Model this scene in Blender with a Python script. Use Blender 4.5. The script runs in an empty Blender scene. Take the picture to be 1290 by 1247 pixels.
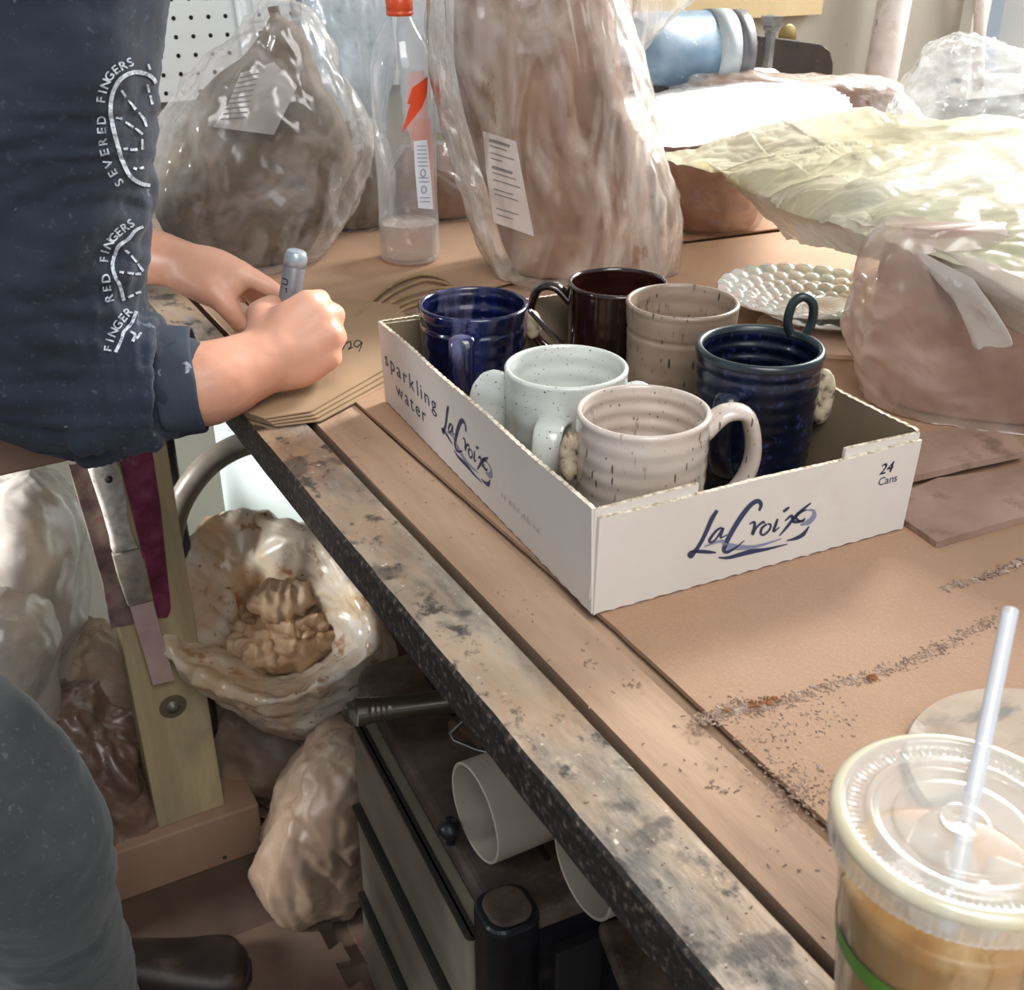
import bpy, bmesh, math, random
import numpy as np
from mathutils import Vector, Matrix, noise
from mathutils.bvhtree import BVHTree

random.seed(7)
rng = np.random.default_rng(7)
SC = bpy.context.scene
COL = SC.collection
T = 0.85                      # table height

# ------------------------------------------------------------------ camera
YAW, PIT = 0.505206, 0.48768
FPX, IW, IH = 1400.0, 1290, 1247
CAM = np.array([-0.34755, -0.52027, 1.27308])
FW = np.array([math.sin(YAW) * math.cos(PIT), math.cos(YAW) * math.cos(PIT), -math.sin(PIT)])
RT = np.array([math.cos(YAW), -math.sin(YAW), 0.0])
UP = np.cross(RT, FW)
FH = np.array([math.sin(YAW), math.cos(YAW), 0.0])
cd = bpy.data.cameras.new('camera')
cam = bpy.data.objects.new('camera', cd)
COL.objects.link(cam)
cam.matrix_world = Matrix(((RT[0], UP[0], -FW[0], CAM[0]), (RT[1], UP[1], -FW[1], CAM[1]), (RT[2], UP[2], -FW[2], CAM[2]), (0, 0, 0, 1)))
cd.sensor_width = 36.0
cd.sensor_fit = 'HORIZONTAL'
cd.lens = 36.0 * FPX / IW
cd.clip_start = 0.02
cd.dof.use_dof = True
cd.dof.focus_distance = 0.95
cd.dof.aperture_fstop = 20.0
SC.camera = cam

# ------------------------------------------------------------------ world, lights, exposure
w = bpy.data.worlds.new('room_air')
SC.world = w
w.use_nodes = True
bg = w.node_tree.nodes['Background']
bg.inputs[0].default_value = (0.80, 0.88, 1.0, 1)
bg.inputs[1].default_value = 0.40

def area(name, loc, target, sx, sy, energy, col):
    l = bpy.data.lights.new(name, 'AREA')
    l.shape = 'RECTANGLE'; l.size = sx; l.size_y = sy; l.energy = energy; l.color = col
    o = bpy.data.objects.new(name, l)
    COL.objects.link(o)
    o.location = loc
    o.rotation_euler = (Vector(target) - Vector(loc)).to_track_quat('-Z', 'Y').to_euler()
    return o
area('window_daylight', (2.25, 0.75, 1.85), (0.2, 0.35, 0.85), 1.3, 1.0, 34, (1.0, 0.985, 0.96))
sheet_lamp = area('added_sheet_light', (2.1, 1.05, 2.1), (0.80, 0.62, 1.0), 0.6, 0.5, 9, (1.0, 0.99, 0.97))  # added narrow lamp that brightens the crumpled sheets; not a separate window
sheet_lamp.data.spread = math.radians(46)
area('added_front_key', (-0.3, -2.1, 2.1), (0.0, 0.2, 0.7), 1.4, 1.2, 11, (0.96, 0.98, 1.0))  # soft key added behind the camera for the near faces; no known window
area('added_overhead_fill', (-0.25, -0.9, 2.4), (-0.05, 0.1, 0.85), 0.9, 0.9, 19, (1.0, 0.98, 0.95))  # added overhead fill for the table top; no known fixture
lw = area('added_left_fill', (-1.95, 1.0, 1.25), (0.1, 1.02, 0.38), 0.9, 0.8, 9, (0.97, 0.99, 1.0))  # added narrow fill for the barrel and floor bags; no known left window
lw.data.spread = math.radians(36)

SC.view_settings.view_transform = 'Standard'
SC.view_settings.look = 'None'
SC.view_settings.gamma = 1
SC.view_settings.exposure = 0.30
SC.view_settings.use_curve_mapping = False

# ------------------------------------------------------------------ pixel of the photo -> point of the place
def ray(x, y):
    return FW + RT * (x - IW / 2) / FPX - UP * (y - IH / 2) / FPX
def pd(x, y, d):
    return CAM + ray(x, y) * d
def pz(x, y, z=T):
    r = ray(x, y); return CAM + r * (z - CAM[2]) / r[2]
def pv(x, y, b, fwd=0.0):
    r = ray(x, y); return CAM + r * (((np.array(b) - CAM) @ FH + fwd) / (r @ FH))
def pplane(x, y, p0, n):
    r = ray(x, y); return CAM + r * (((np.array(p0) - CAM) @ n) / (r @ n))

# ------------------------------------------------------------------ noise
_perm = rng.permutation(256)
_perm = np.concatenate([_perm, _perm, _perm])
_g = rng.normal(size=(256, 3)); _g /= np.linalg.norm(_g, axis=1)[:, None]
def perlin(P):
    P = np.asarray(P, float)
    i = np.floor(P).astype(int); f = P - i; i &= 255
    u = f * f * f * (f * (f * 6 - 15) + 10)
    out = 0
    for dx in (0, 1):
        for dy in (0, 1):
            for dz in (0, 1):
                h = _perm[_perm[_perm[i[:, 0] + dx] + i[:, 1] + dy] + i[:, 2] + dz]
                d = (_g[h] * (f - np.array([dx, dy, dz]))).sum(1)
                wx = u[:, 0] if dx else 1 - u[:, 0]
                wy = u[:, 1] if dy else 1 - u[:, 1]
                wz = u[:, 2] if dz else 1 - u[:, 2]
                out = out + d * wx * wy * wz
    return out * 1.5
def fbm(P, f, o=3, seed=0.0):
    s = 0; a = 1.0
    for k in range(o):
        s = s + a * perlin(P * f + seed + 11.3 * k); a *= 0.5; f *= 2.03
    return s
def crease(P, f, o=3, seed=0.0, warp=0.35, st=(1, 1, 1)):
    """sharp folded film: sums of |noise| on warped coordinates"""
    Q = P * np.array(st)
    wv = np.stack([perlin(Q * f * 0.6 + seed + 3), perlin(Q * f * 0.6 + seed + 17), perlin(Q * f * 0.6 + seed + 31)], 1)
    Q = Q + wv * warp / f
    s = 0; a = 1.0
    for k in range(o):
        s = s + a * (0.35 - np.abs(perlin(Q * f + seed * 1.7 + 7.7 * k))); a *= 0.55; f *= 1.9
    return s

def folds(P, f, n=7, seed=0, warp=.5, st=(1, 1, 1)):
    """crumpled film: long sharp folds in random directions, each fading in and out; about -1..1"""
    r = np.random.default_rng(int(seed * 10) + 77); Q = P * np.array(st); s = 0; tot = 0
    wv = np.stack([perlin(Q * f * .5 + seed + k) for k in (3, 17, 31)], 1) * warp / f
    for k in range(n):
        d = r.normal(size=3); d /= np.linalg.norm(d); ff = f * r.uniform(.7, 2.6); a = 1 / (ff / f) ** .8
        x = (Q + wv * r.uniform(.5, 1.5)) @ d * ff + r.uniform(0, 9)
        t = np.abs(x - np.floor(x) - .5) * 2
        t = np.where(t > r.uniform(.25, .5), t, 2 * .4 - t)
        m = np.clip(.5 + 1.6 * perlin(Q * f * .7 + seed * 3 + 19 * k), 0, 1)
        s = s + a * (t - .5) * m; tot += a * .5
    return s / tot * 1.6
# ------------------------------------------------------------------ materials
def hexc(h, a=1.0):
    h = h.lstrip('#'); v = [int(h[i:i + 2], 16) / 255 for i in (0, 2, 4)]
    return tuple([(x / 12.92 if x <= 0.04045 else ((x + 0.055) / 1.055) ** 2.4) for x in v] + [a])

def mat(name, cols, scale=8.0, detail=4.0, nrough=0.6, stretch=(1, 1, 1), dist=0.0, rough=0.6, metal=0.0, bump=0.0, bscale=None, bdist=0.002,
        spec=0.5, trans=0.0, film=None, filmvar=0.0, translucent=0.0, sss=0.0, coat=0.0, rvar=0.0, layers=(), tint=None, sheen=0.0, bdetail=4.0, rot=(0, 0, 0), ridge=0.0, rscale=9.0, rfilm=0.0, rdist=0.006, gloss=None, fgain=0.45):
    """cols: list of (pos, hex) along a noise ramp, or one hex. layers: (kind, scale, lo, hi, hex, amount, stretch)
    film: opacity of a thin clear film (None = solid)"""
    m = bpy.data.materials.new(name); m.use_nodes = True
    nt = m.node_tree; N = nt.nodes; L = nt.links
    b = N['Principled BSDF']; out = N['Material Output']
    tc = N.new('ShaderNodeTexCoord')
    def mapped(st):
        mp = N.new('ShaderNodeMapping'); mp.inputs['Scale'].default_value = st; mp.inputs['Rotation'].default_value = rot
        L.new(tc.outputs['Object'], mp.inputs['Vector']); return mp.outputs[0]
    def noise_n(sc, st, det=4.0, d=0.0, r=0.6):
        n = N.new('ShaderNodeTexNoise'); n.inputs['Scale'].default_value = sc; n.inputs['Detail'].default_value = det
        n.inputs['Roughness'].default_value = r; n.inputs['Distortion'].default_value = d
        L.new(mapped(st), n.inputs['Vector']); return n.outputs['Fac']
    main = None
    if isinstance(cols, str):
        rgb = N.new('ShaderNodeRGB'); rgb.outputs[0].default_value = hexc(cols); col = rgb.outputs[0]
    else:
        main = noise_n(scale, stretch, detail, dist, nrough)
        r = N.new('ShaderNodeValToRGB')
        while len(r.color_ramp.elements) < len(cols): r.color_ramp.elements.new(0.5)
        for e, (p, c) in zip(r.color_ramp.elements, cols): e.position = p; e.color = hexc(c)
        L.new(main, r.inputs[0]); col = r.outputs[0]
    for (kind, sc, lo, hi, hx, amt, st) in layers:
        if kind == 'noise': src = noise_n(sc, st, 5.0)
        elif kind == 'voro':
            v = N.new('ShaderNodeTexVoronoi'); v.inputs['Scale'].default_value = sc; L.new(mapped(st), v.inputs['Vector']); src = v.outputs['Distance']
        elif kind == 'wave':
            v = N.new('ShaderNodeTexWave'); v.inputs['Scale'].default_value = sc; v.inputs['Distortion'].default_value = 3; v.inputs['Detail'].default_value = 3
            L.new(mapped(st), v.inputs['Vector']); src = v.outputs['Fac']
        mr = N.new('ShaderNodeMapRange'); mr.inputs['From Min'].default_value = lo; mr.inputs['From Max'].default_value = hi
        mr.inputs['To Min'].default_value = 0; mr.inputs['To Max'].default_value = amt; L.new(src, mr.inputs['Value'])
        mx = N.new('ShaderNodeMix'); mx.data_type = 'RGBA'; L.new(mr.outputs[0], mx.inputs[0]); L.new(col, mx.inputs[6])
        mx.inputs[7].default_value = hexc(hx); col = mx.outputs[2]
    L.new(col, b.inputs['Base Color'])
    b.inputs['Roughness'].default_value = rough; b.inputs['Metallic'].default_value = metal
    b.inputs['Specular IOR Level'].default_value = spec
    b.inputs['Transmission Weight'].default_value = trans
    if coat: b.inputs['Coat Weight'].default_value = coat; b.inputs['Coat Roughness'].default_value = 0.08
    if sheen: b.inputs['Sheen Weight'].default_value = sheen
    if sss:
        b.inputs['Subsurface Weight'].default_value = sss; b.inputs['Subsurface Radius'].default_value = (0.012, 0.005, 0.003); b.inputs['Subsurface Scale'].default_value = 1.0
    if rvar and main is not None:
        mr = N.new('ShaderNodeMapRange'); mr.inputs['To Min'].default_value = max(0, rough - rvar); mr.inputs['To Max'].default_value = min(1, rough + rvar)
        L.new(main, mr.inputs['Value']); L.new(mr.outputs[0], b.inputs['Roughness'])
    if bump:
        bn = noise_n(bscale or scale, stretch, bdetail)
        bp = N.new('ShaderNodeBump'); bp.inputs['Strength'].default_value = bump; bp.inputs['Distance'].default_value = bdist
        L.new(bn, bp.inputs['Height']); L.new(bp.outputs[0], b.inputs['Normal'])
    rid = None
    if ridge or rfilm:
        # sharp creases of handled film
        rn = N.new('ShaderNodeTexNoise'); rn.noise_type = 'RIDGED_MULTIFRACTAL'; rn.normalize = True
        rn.inputs['Scale'].default_value = rscale; rn.inputs['Detail'].default_value = 3.0; rn.inputs['Roughness'].default_value = 0.45; rn.inputs['Distortion'].default_value = 0.7
        L.new(mapped(stretch), rn.inputs['Vector']); rid = rn.outputs['Fac']
    if ridge:
        bq = N.new('ShaderNodeBump'); bq.inputs['Strength'].default_value = ridge; bq.inputs['Distance'].default_value = rdist
        L.new(rid, bq.inputs['Height'])
        if bump: L.new(bp.outputs[0], bq.inputs['Normal'])
        L.new(bq.outputs[0], b.inputs['Normal'])
    surf = b.outputs[0]
    if translucent:
        tr = N.new('ShaderNodeBsdfTranslucent'); L.new(col, tr.inputs[0])
        ms = N.new('ShaderNodeMixShader'); ms.inputs[0].default_value = translucent
        L.new(surf, ms.inputs[1]); L.new(tr.outputs[0], ms.inputs[2]); surf = ms.outputs[0]
    if film is not None:
        tp = N.new('ShaderNodeBsdfTransparent')
        if tint: tp.inputs[0].default_value = hexc(tint)
        ms = N.new('ShaderNodeMixShader'); ms.inputs[0].default_value = film
        # more opaque at grazing angles, as thin film is
        lw = N.new('ShaderNodeLayerWeight'); lw.inputs['Blend'].default_value = 0.35
        ad = N.new('ShaderNodeMath'); ad.operation = 'MULTIPLY_ADD'; L.new(lw.outputs['Facing'], ad.inputs[0]); ad.inputs[1].default_value = fgain; ad.inputs[2].default_value = film
        fac = ad.outputs[0]
        if filmvar:
            nv = noise_n(scale * 1.3, stretch, 3.0, 1.5)
            m2 = N.new('ShaderNodeMapRange'); m2.inputs['From Min'].default_value = 0.35; m2.inputs['From Max'].default_value = 0.65
            m2.inputs['To Min'].default_value = -filmvar; m2.inputs['To Max'].default_value = filmvar; L.new(nv, m2.inputs['Value'])
            a2 = N.new('ShaderNodeMath'); a2.operation = 'ADD'; a2.use_clamp = True; L.new(fac, a2.inputs[0]); L.new(m2.outputs[0], a2.inputs[1]); fac = a2.outputs[0]
        if rfilm:
            m3 = N.new('ShaderNodeMapRange'); m3.inputs['From Min'].default_value = 0.55; m3.inputs['From Max'].default_value = 0.95
            m3.inputs['To Min'].default_value = 0.0; m3.inputs['To Max'].default_value = rfilm; L.new(rid, m3.inputs['Value'])
            a3 = N.new('ShaderNodeMath'); a3.operation = 'ADD'; a3.use_clamp = True; L.new(fac, a3.inputs[0]); L.new(m3.outputs[0], a3.inputs[1]); fac = a3.outputs[0]
        L.new(fac, ms.inputs[0]); L.new(tp.outputs[0], ms.inputs[1]); L.new(surf, ms.inputs[2]); surf = ms.outputs[0]
    if film is not None or gloss:
        gl = N.new('ShaderNodeBsdfGlossy'); gl.inputs['Roughness'].default_value = gloss or max(.04, rough * .7)
        if b.inputs['Normal'].is_linked: L.new(b.inputs['Normal'].links[0].from_socket, gl.inputs['Normal'])
        lf_ = N.new('ShaderNodeLayerWeight'); lf_.inputs['Blend'].default_value = 0.5
        if b.inputs['Normal'].is_linked: L.new(b.inputs['Normal'].links[0].from_socket, lf_.inputs['Normal'])
        pw = N.new('ShaderNodeMath'); pw.operation = 'POWER'; L.new(lf_.outputs['Facing'], pw.inputs[0]); pw.inputs[1].default_value = 4.0
        fr = N.new('ShaderNodeMath'); fr.operation = 'MULTIPLY_ADD'; L.new(pw.outputs[0], fr.inputs[0]); fr.inputs[1].default_value = 0.7; fr.inputs[2].default_value = 0.055; fr.use_clamp = True
        mg = N.new('ShaderNodeMixShader'); L.new(fr.outputs[0], mg.inputs[0]); L.new(surf, mg.inputs[1]); L.new(gl.outputs[0], mg.inputs[2]); surf = mg.outputs[0]
    L.new(surf, out.inputs['Surface'])
    return m

# ------------------------------------------------------------------ objects
def empty(name, loc, label, cat, group=None):
    o = bpy.data.objects.new(name, None); o.empty_display_size = 0.02; COL.objects.link(o)
    o.location = tuple(loc); tagp(o, label, cat, group); return o
def tagp(o, label=None, cat=None, group=None, kind=None):
    if label: o['label'] = label
    if cat: o['category'] = cat
    if group: o['group'] = group
    if kind: o['kind'] = kind
    return o
def rootloc(p):
    v = Vector((0, 0, 0))
    while p is not None: v += p.location; p = p.parent
    return v
class M:
    """collects shapes given in world coordinates"""
    def __init__(s): s.v = []; s.f = []; s.mi = []
    def add(s, v, f, mi=0):
        o = sum(len(a) for a in s.v); v = np.asarray(v, float).reshape(-1, 3); s.v.append(v)
        s.f += [tuple(int(i) + o for i in q) for q in f]; s.mi += [mi] * len(f); return s
    def verts(s): return np.concatenate(s.v) if s.v else np.zeros((0, 3))
    def build(s, name, mats, parent=None, loc=None, smooth=True, label=None, autos=None):
        V = s.verts()
        me = bpy.data.meshes.new(name)
        base = rootloc(parent) if parent is not None else Vector((0, 0, 0))
        o = bpy.data.objects.new(name, me); COL.objects.link(o)
        if parent is not None: o.parent = parent
        org = np.array(loc if loc is not None else (base if parent is not None else (V[:, 0].mean(), V[:, 1].mean(), V[:, 2].min())), float)
        me.from_pydata((V - org).tolist(), [], s.f)
        o.location = tuple(org - np.array(base))
        for m in (mats if isinstance(mats, (list, tuple)) else [mats]): me.materials.append(m)
        if any(s.mi): me.polygons.foreach_set('material_index', s.mi)
        if smooth: me.polygons.foreach_set('use_smooth', [True] * len(me.polygons))
        me.validate(); me.update()
        bm = bmesh.new(); bm.from_mesh(me); bmesh.ops.recalc_face_normals(bm, faces=bm.faces[:]); bm.to_mesh(me); bm.free()
        if autos is not None:
            bm = bmesh.new(); bm.from_mesh(me)
            for e in bm.edges:
                if len(e.link_faces) == 2 and e.calc_face_angle(0) > autos: e.smooth = False
            bm.to_mesh(me); bm.free()
        if label: o['label'] = label
        return o

def grid_faces(n, m, closed_m=True, off=0):
    """n rings of m points"""
    f = []
    for i in range(n - 1):
        for j in range(m if closed_m else m - 1):
            k = (j + 1) % m
            f.append((off + i * m + j, off + i * m + k, off + (i + 1) * m + k, off + (i + 1) * m + j))
    return f
def tube(path, rad, n=16, ell=None, cap=True, up=None, rings=True):
    """path (k,3), rad scalar/list; ell: (a,b) factors along the two frame axes; round ends"""
    P = np.asarray(path, float); k = len(P)
    rad = np.full(k, rad, float) if np.isscalar(rad) else np.asarray(rad, float)
    t = np.gradient(P, axis=0); t /= np.linalg.norm(t, axis=1)[:, None] + 1e-12
    a = np.array(up if up is not None else (0, 0, 1.0), float)
    if abs(a @ t[0]) > 0.95: a = np.array([1.0, 0, 0])
    A = []
    for i in range(k):
        a = a - t[i] * (a @ t[i]); a /= np.linalg.norm(a); A.append(a.copy())
    A = np.array(A); B = np.cross(t, A)
    ea, eb = ell or (1, 1)
    th = np.linspace(0, 2 * math.pi, n, endpoint=False)
    pts = []
    def ring(c, a_, b_, r): return c + r * (ea * np.cos(th)[:, None] * a_ + eb * np.sin(th)[:, None] * b_)
    if cap == 'round':
        for s in (75, 50, 25):
            q = math.radians(s); pts.append(ring(P[0] - t[0] * rad[0] * math.sin(q), A[0], B[0], rad[0] * math.cos(q)))
    for i in range(k): pts.append(ring(P[i], A[i], B[i], rad[i]))
    if cap == 'round':
        for s in (25, 50, 75):
            q = math.radians(s); pts.append(ring(P[-1] + t[-1] * rad[-1] * math.sin(q), A[-1], B[-1], rad[-1] * math.cos(q)))
    V = np.concatenate(pts); f = grid_faces(len(pts), n)
    if cap: f.append(tuple(range(n))[::-1]); f.append(tuple(range((len(pts) - 1) * n, len(pts) * n)))
    return V, f
def lathe(prof, c, n=48, axis=None, xdir=None, closed=False):
    """prof: list of (r, z) from c"""
    c = np.array(c, float)
    ax = np.array(axis if axis is not None else (0, 0, 1.0), float); ax /= np.linalg.norm(ax)
    x = np.array(xdir if xdir is not None else ((1, 0, 0) if abs(ax[0]) < 0.9 else (0, 1, 0)), float); x -= ax * (x @ ax); x /= np.linalg.norm(x); y = np.cross(ax, x)
    th = np.linspace(0, 2 * math.pi, n, endpoint=False)
    V = np.concatenate([c + r * (np.cos(th)[:, None] * x + np.sin(th)[:, None] * y) + ax * z for r, z in prof])
    f = grid_faces(len(prof), n)
    if closed:
        k = len(prof) - 1; f += [(k * n + j, k * n + (j + 1) % n, (j + 1) % n, j) for j in range(n)]
    return V, f
def spline(pts, m):
    """Catmull-Rom resample of (k,d) control values to m rows"""
    P = np.asarray(pts, float); k = len(P)
    P = np.concatenate([[2 * P[0] - P[1]], P, [2 * P[-1] - P[-2]]])
    u = np.linspace(0, k - 1 - 1e-9, m); i = np.floor(u).astype(int); t = (u - i)[:, None]
    p0, p1, p2, p3 = P[i], P[i + 1], P[i + 2], P[i + 3]
    return 0.5 * (2 * p1 + (p2 - p0) * t + (2 * p0 - 5 * p1 + 4 * p2 - p3) * t ** 2 + (3 * p1 - p0 - 3 * p2 + p3) * t ** 3)
def box(lo, hi, rotz=0.0, piv=(0, 0)):
    x0, y0, z0 = lo; x1, y1, z1 = hi
    V = np.array([(x, y, z) for x in (x0, x1) for y in (y0, y1) for z in (z0, z1)], float)
    if rotz:
        c, s = math.cos(rotz), math.sin(rotz); X = V[:, 0] - piv[0]; Y = V[:, 1] - piv[1]
        V[:, 0] = piv[0] + X * c - Y * s; V[:, 1] = piv[1] + X * s + Y * c
    return V, [(0, 1, 3, 2), (4, 6, 7, 5), (0, 4, 5, 1), (2, 3, 7, 6), (0, 2, 6, 4), (1, 5, 7, 3)]
def bevel(o, wd, seg=2):
    m = o.modifiers.new('bevel', 'BEVEL'); m.width = wd; m.segments = seg; m.limit_method = 'ANGLE'; return o
def prism(poly, z0, z1):
    """poly (k,2|3) world xy"""
    k = len(poly); V = [(p[0], p[1], z0) for p in poly] + [(p[0], p[1], z1) for p in poly]
    f = [tuple(range(k))[::-1], tuple(range(k, 2 * k))] + [(i, (i + 1) % k, k + (i + 1) % k, k + i) for i in range(k)]
    return V, f
def normals(V, F):
    V = np.asarray(V); n = np.zeros_like(V)
    q = np.array([f[:3] if len(f) < 4 else f[:4] for f in F if len(f) == 4])
    a = np.cross(V[q[:, 2]] - V[q[:, 0]], V[q[:, 3]] - V[q[:, 1]])
    for c in range(4): np.add.at(n, q[:, c], a)
    return n / (np.linalg.norm(n, axis=1)[:, None] + 1e-12)
def loft(rows, base, nr=70, m=96, amp=0.006, f=9.0, seed=0.0, o=3, st=(1, 1, 1), big=0.0, bigf=4.0, warp=0.5, cap=True, flat=False, fwd0=0.0, inset=0.0):
    """bag-like volume standing on base. rows: (py, xl, xr, halfdepth_m, exponent, forward_shift)"""
    R_ = spline([list(r) + [0.0] * (6 - len(r)) for r in rows], nr)
    pts = []
    th = np.linspace(0, 2 * math.pi, m, endpoint=False)
    for (py, xl, xr, hd, ex, fs) in R_:
        a = pv(xl, py, base, fs + fwd0); b_ = pv(xr, py, base, fs + fwd0)
        c = (a + b_) / 2; h = max(1e-4, np.linalg.norm(b_ - a) / 2 - inset); e = ex if ex > 0.05 else 1.0
        cs = np.sign(np.cos(th)) * np.abs(np.cos(th)) ** e; sn = np.sign(np.sin(th)) * np.abs(np.sin(th)) ** e
        dep = max(1e-4, hd - inset)
        rc = c - FH * 0.0
        pts.append(rc + RT * (h * cs)[:, None] + FH * (dep * sn)[:, None])
    V = np.concatenate(pts); F = grid_faces(nr, m)
    Nn = normals(V, F)
    if np.mean(((V - V.mean(0)) * Nn).sum(1)) < 0: Nn = -Nn
    d = amp * (.55 * folds(V, f, 8, seed, warp, st) + .6 * crease(V, f * 1.6, o, seed, warp, st))
    if big: d = d + big * fbm(V, bigf, 2, seed + 5)
    V = V + Nn * d[:, None]
    if cap:
        t = len(V); V = np.concatenate([V, [V[:m].mean(0)], [V[-m:].mean(0)]])
        F += [(t, (j + 1) % m, j) for j in range(m)] + [(t + 1, (nr - 1) * m + j, (nr - 1) * m + (j + 1) % m) for j in range(m)]
    if flat: V[:, 2] = np.maximum(V[:, 2], flat)
    return V, F
def sheet(ctrl, nu=90, nv=90, amp=0.006, f=10.0, seed=0.0, o=4, thick=0.0006, warp=0.6, st=(1, 1, 1), edge=0.0, zmin=None):
    """crumpled sheet through a grid of points: rows of (px, py, depth)"""
    G = np.array([[pd(*p) for p in r] for r in ctrl])
    A = np.array([spline(G[i], nv) for i in range(len(G))])
    S = np.array([spline(A[:, j], nu) for j in range(nv)]).transpose(1, 0, 2)
    V = S.reshape(-1, 3); F = grid_faces(nu, nv, False)
    Nn = normals(V, F)
    V = V + Nn * (amp * (.6 * folds(V, f, 9, seed, warp, st) + .18 * crease(V, f * 2.2, o, seed, warp, st)))[:, None]
    if edge:
        jit = edge * fbm(V, 30, 2, seed + 9)
        uu = np.repeat(np.minimum(np.arange(nu), np.arange(nu)[::-1]), nv); vv = np.tile(np.minimum(np.arange(nv), np.arange(nv)[::-1]), nu)
        wgt = np.exp(-np.minimum(uu, vv) / 3.0); V = V + (RT * jit[:, None] + UP * jit[:, None]) * wgt[:, None]
    if zmin is not None: V[:, 2] = np.maximum(V[:, 2], zmin)
    Nn = normals(V, F); n = len(V)
    V2 = np.concatenate([V, V - Nn * thick]); F2 = F + [tuple(i + n for i in q[::-1]) for q in F]
    bd = list(range(nv)) + [i * nv + nv - 1 for i in range(1, nu)] + [(nu - 1) * nv + j for j in range(nv - 2, -1, -1)] + [i * nv for i in range(nu - 2, 0, -1)]
    F2 += [(bd[(i + 1) % len(bd)], bd[i], bd[i] + n, bd[(i + 1) % len(bd)] + n) for i in range(len(bd))]
    return V2, F2
def remeshed(mm, name, mats, parent, voxel=0.004, smooth=2, disp=None, label=None):
    """merge overlapping shapes into one skin"""
    V = mm.verts(); me = bpy.data.meshes.new('tmp'); me.from_pydata(V.tolist(), [], mm.f)
    o = bpy.data.objects.new('tmp', me); COL.objects.link(o)
    r = o.modifiers.new('r', 'REMESH'); r.mode = 'VOXEL'; r.voxel_size = voxel
    s = o.modifiers.new('s', 'SMOOTH'); s.factor = 0.5; s.iterations = smooth
    dg = bpy.context.evaluated_depsgraph_get(); dg.update()
    e = o.evaluated_get(dg).to_mesh()
    V = np.zeros(len(e.vertices) * 3); e.vertices.foreach_get('co', V); V = V.reshape(-1, 3)
    Nn = np.zeros(len(V) * 3); e.vertices.foreach_get('normal', Nn); Nn = Nn.reshape(-1, 3)
    F = [tuple(p.vertices) for p in e.polygons]
    o.evaluated_get(dg).to_mesh_clear(); bpy.data.objects.remove(o)
    if disp is not None: V = V + Nn * disp(V)[:, None]
    q = M(); q.add(V, F)
    ob = q.build(name, mats, parent, label=label)
    return ob, V, F

# ------------------------------------------------------------------ writing
_glyph = {}
def glyphs(ch):
    if ch not in _glyph:
        cu = bpy.data.curves.new('g', 'FONT'); cu.body = ch; cu.size = 1.0; cu.resolution_u = 3
        o = bpy.data.objects.new('g', cu); COL.objects.link(o)
        dg = bpy.context.evaluated_depsgraph_get(); dg.update()
        me = o.evaluated_get(dg).to_mesh()
        V = np.array([tuple(v.co)[:2] for v in me.vertices]) if len(me.vertices) else np.zeros((0, 2))
        F = [tuple(p.vertices) for p in me.polygons]
        o.evaluated_get(dg).to_mesh_clear(); bpy.data.objects.remove(o)
        _glyph[ch] = (V, F, (V[:, 0].max() if len(V) else 0.25))
    return _glyph[ch]
def text2d(s, size, track=0.12):
    """2-D text starting at (0,0)"""
    V, F, x = [], [], 0.0
    for ch in s:
        if ch == ' ': x += 0.3 + track; continue
        v, f, wd = glyphs(ch); o = len(V)
        V += [((a + x) * size, b * size) for a, b in v]; F += [tuple(i + o for i in q) for q in f]; x += wd + track
    return np.array(V), F, x * size
def ribbon(pts, wd, m=None):
    """2-D stroke with varying width"""
    P = np.asarray(pts, float); k = len(P); m = m or max(2, k * 6)
    W_ = np.interp(np.linspace(0, 1, m), np.linspace(0, 1, len(np.atleast_1d(wd))), np.atleast_1d(wd)) / 2
    P = spline(P, m) if k > 2 else np.linspace(P[0], P[1], m)
    t = np.gradient(P, axis=0); t /= np.linalg.norm(t, axis=1)[:, None] + 1e-9; n = np.stack([-t[:, 1], t[:, 0]], 1)
    V = np.concatenate([P + n * W_[:, None], P - n * W_[:, None]])
    return V, [(i, i + 1, m + i + 1, m + i) for i in range(m - 1)]

# ================================================================== the room
m_wall = mat('wall_paint', [(0.3, '#a5a092'), (0.7, '#b8b4a6')], 3, rough=0.75, layers=[('noise', 60, .68, .74, '#6d5f50', .5, (1, 1, 1))])
m_wall_green = mat('lower_wall_paint', [(0.3, '#a9b3a8'), (0.7, '#bcc4b9')], 3, rough=0.7)
m_trim = mat('white_trim', '#d9d9d4', rough=0.5)
m_floor = mat('dusty_floor', [(0.25, '#3b2d23'), (0.5, '#544134'), (0.75, '#6b5545')], 5, 8, rough=0.85, layers=[('noise', 1.6, .45, .6, '#3a2c24', .6, (1, 1, 1))])
def struct(name, mm, m, smooth=False):
    o = mm.build(name, m, smooth=smooth); o['kind'] = 'structure'; return o
WY = 1.27
struct('floor', M().add(*box((-2.2, -1.6, -0.05), (2.7, WY + .1, 0.0))), m_floor)
q = M().add(*box((-1.6, WY, 0.0), (1.74, WY + 0.08, 2.6))); q.add(*box((1.74, WY, 0), (2.45, WY + .08, 0.93)))
struct('wall_back', q, m_wall)
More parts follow.
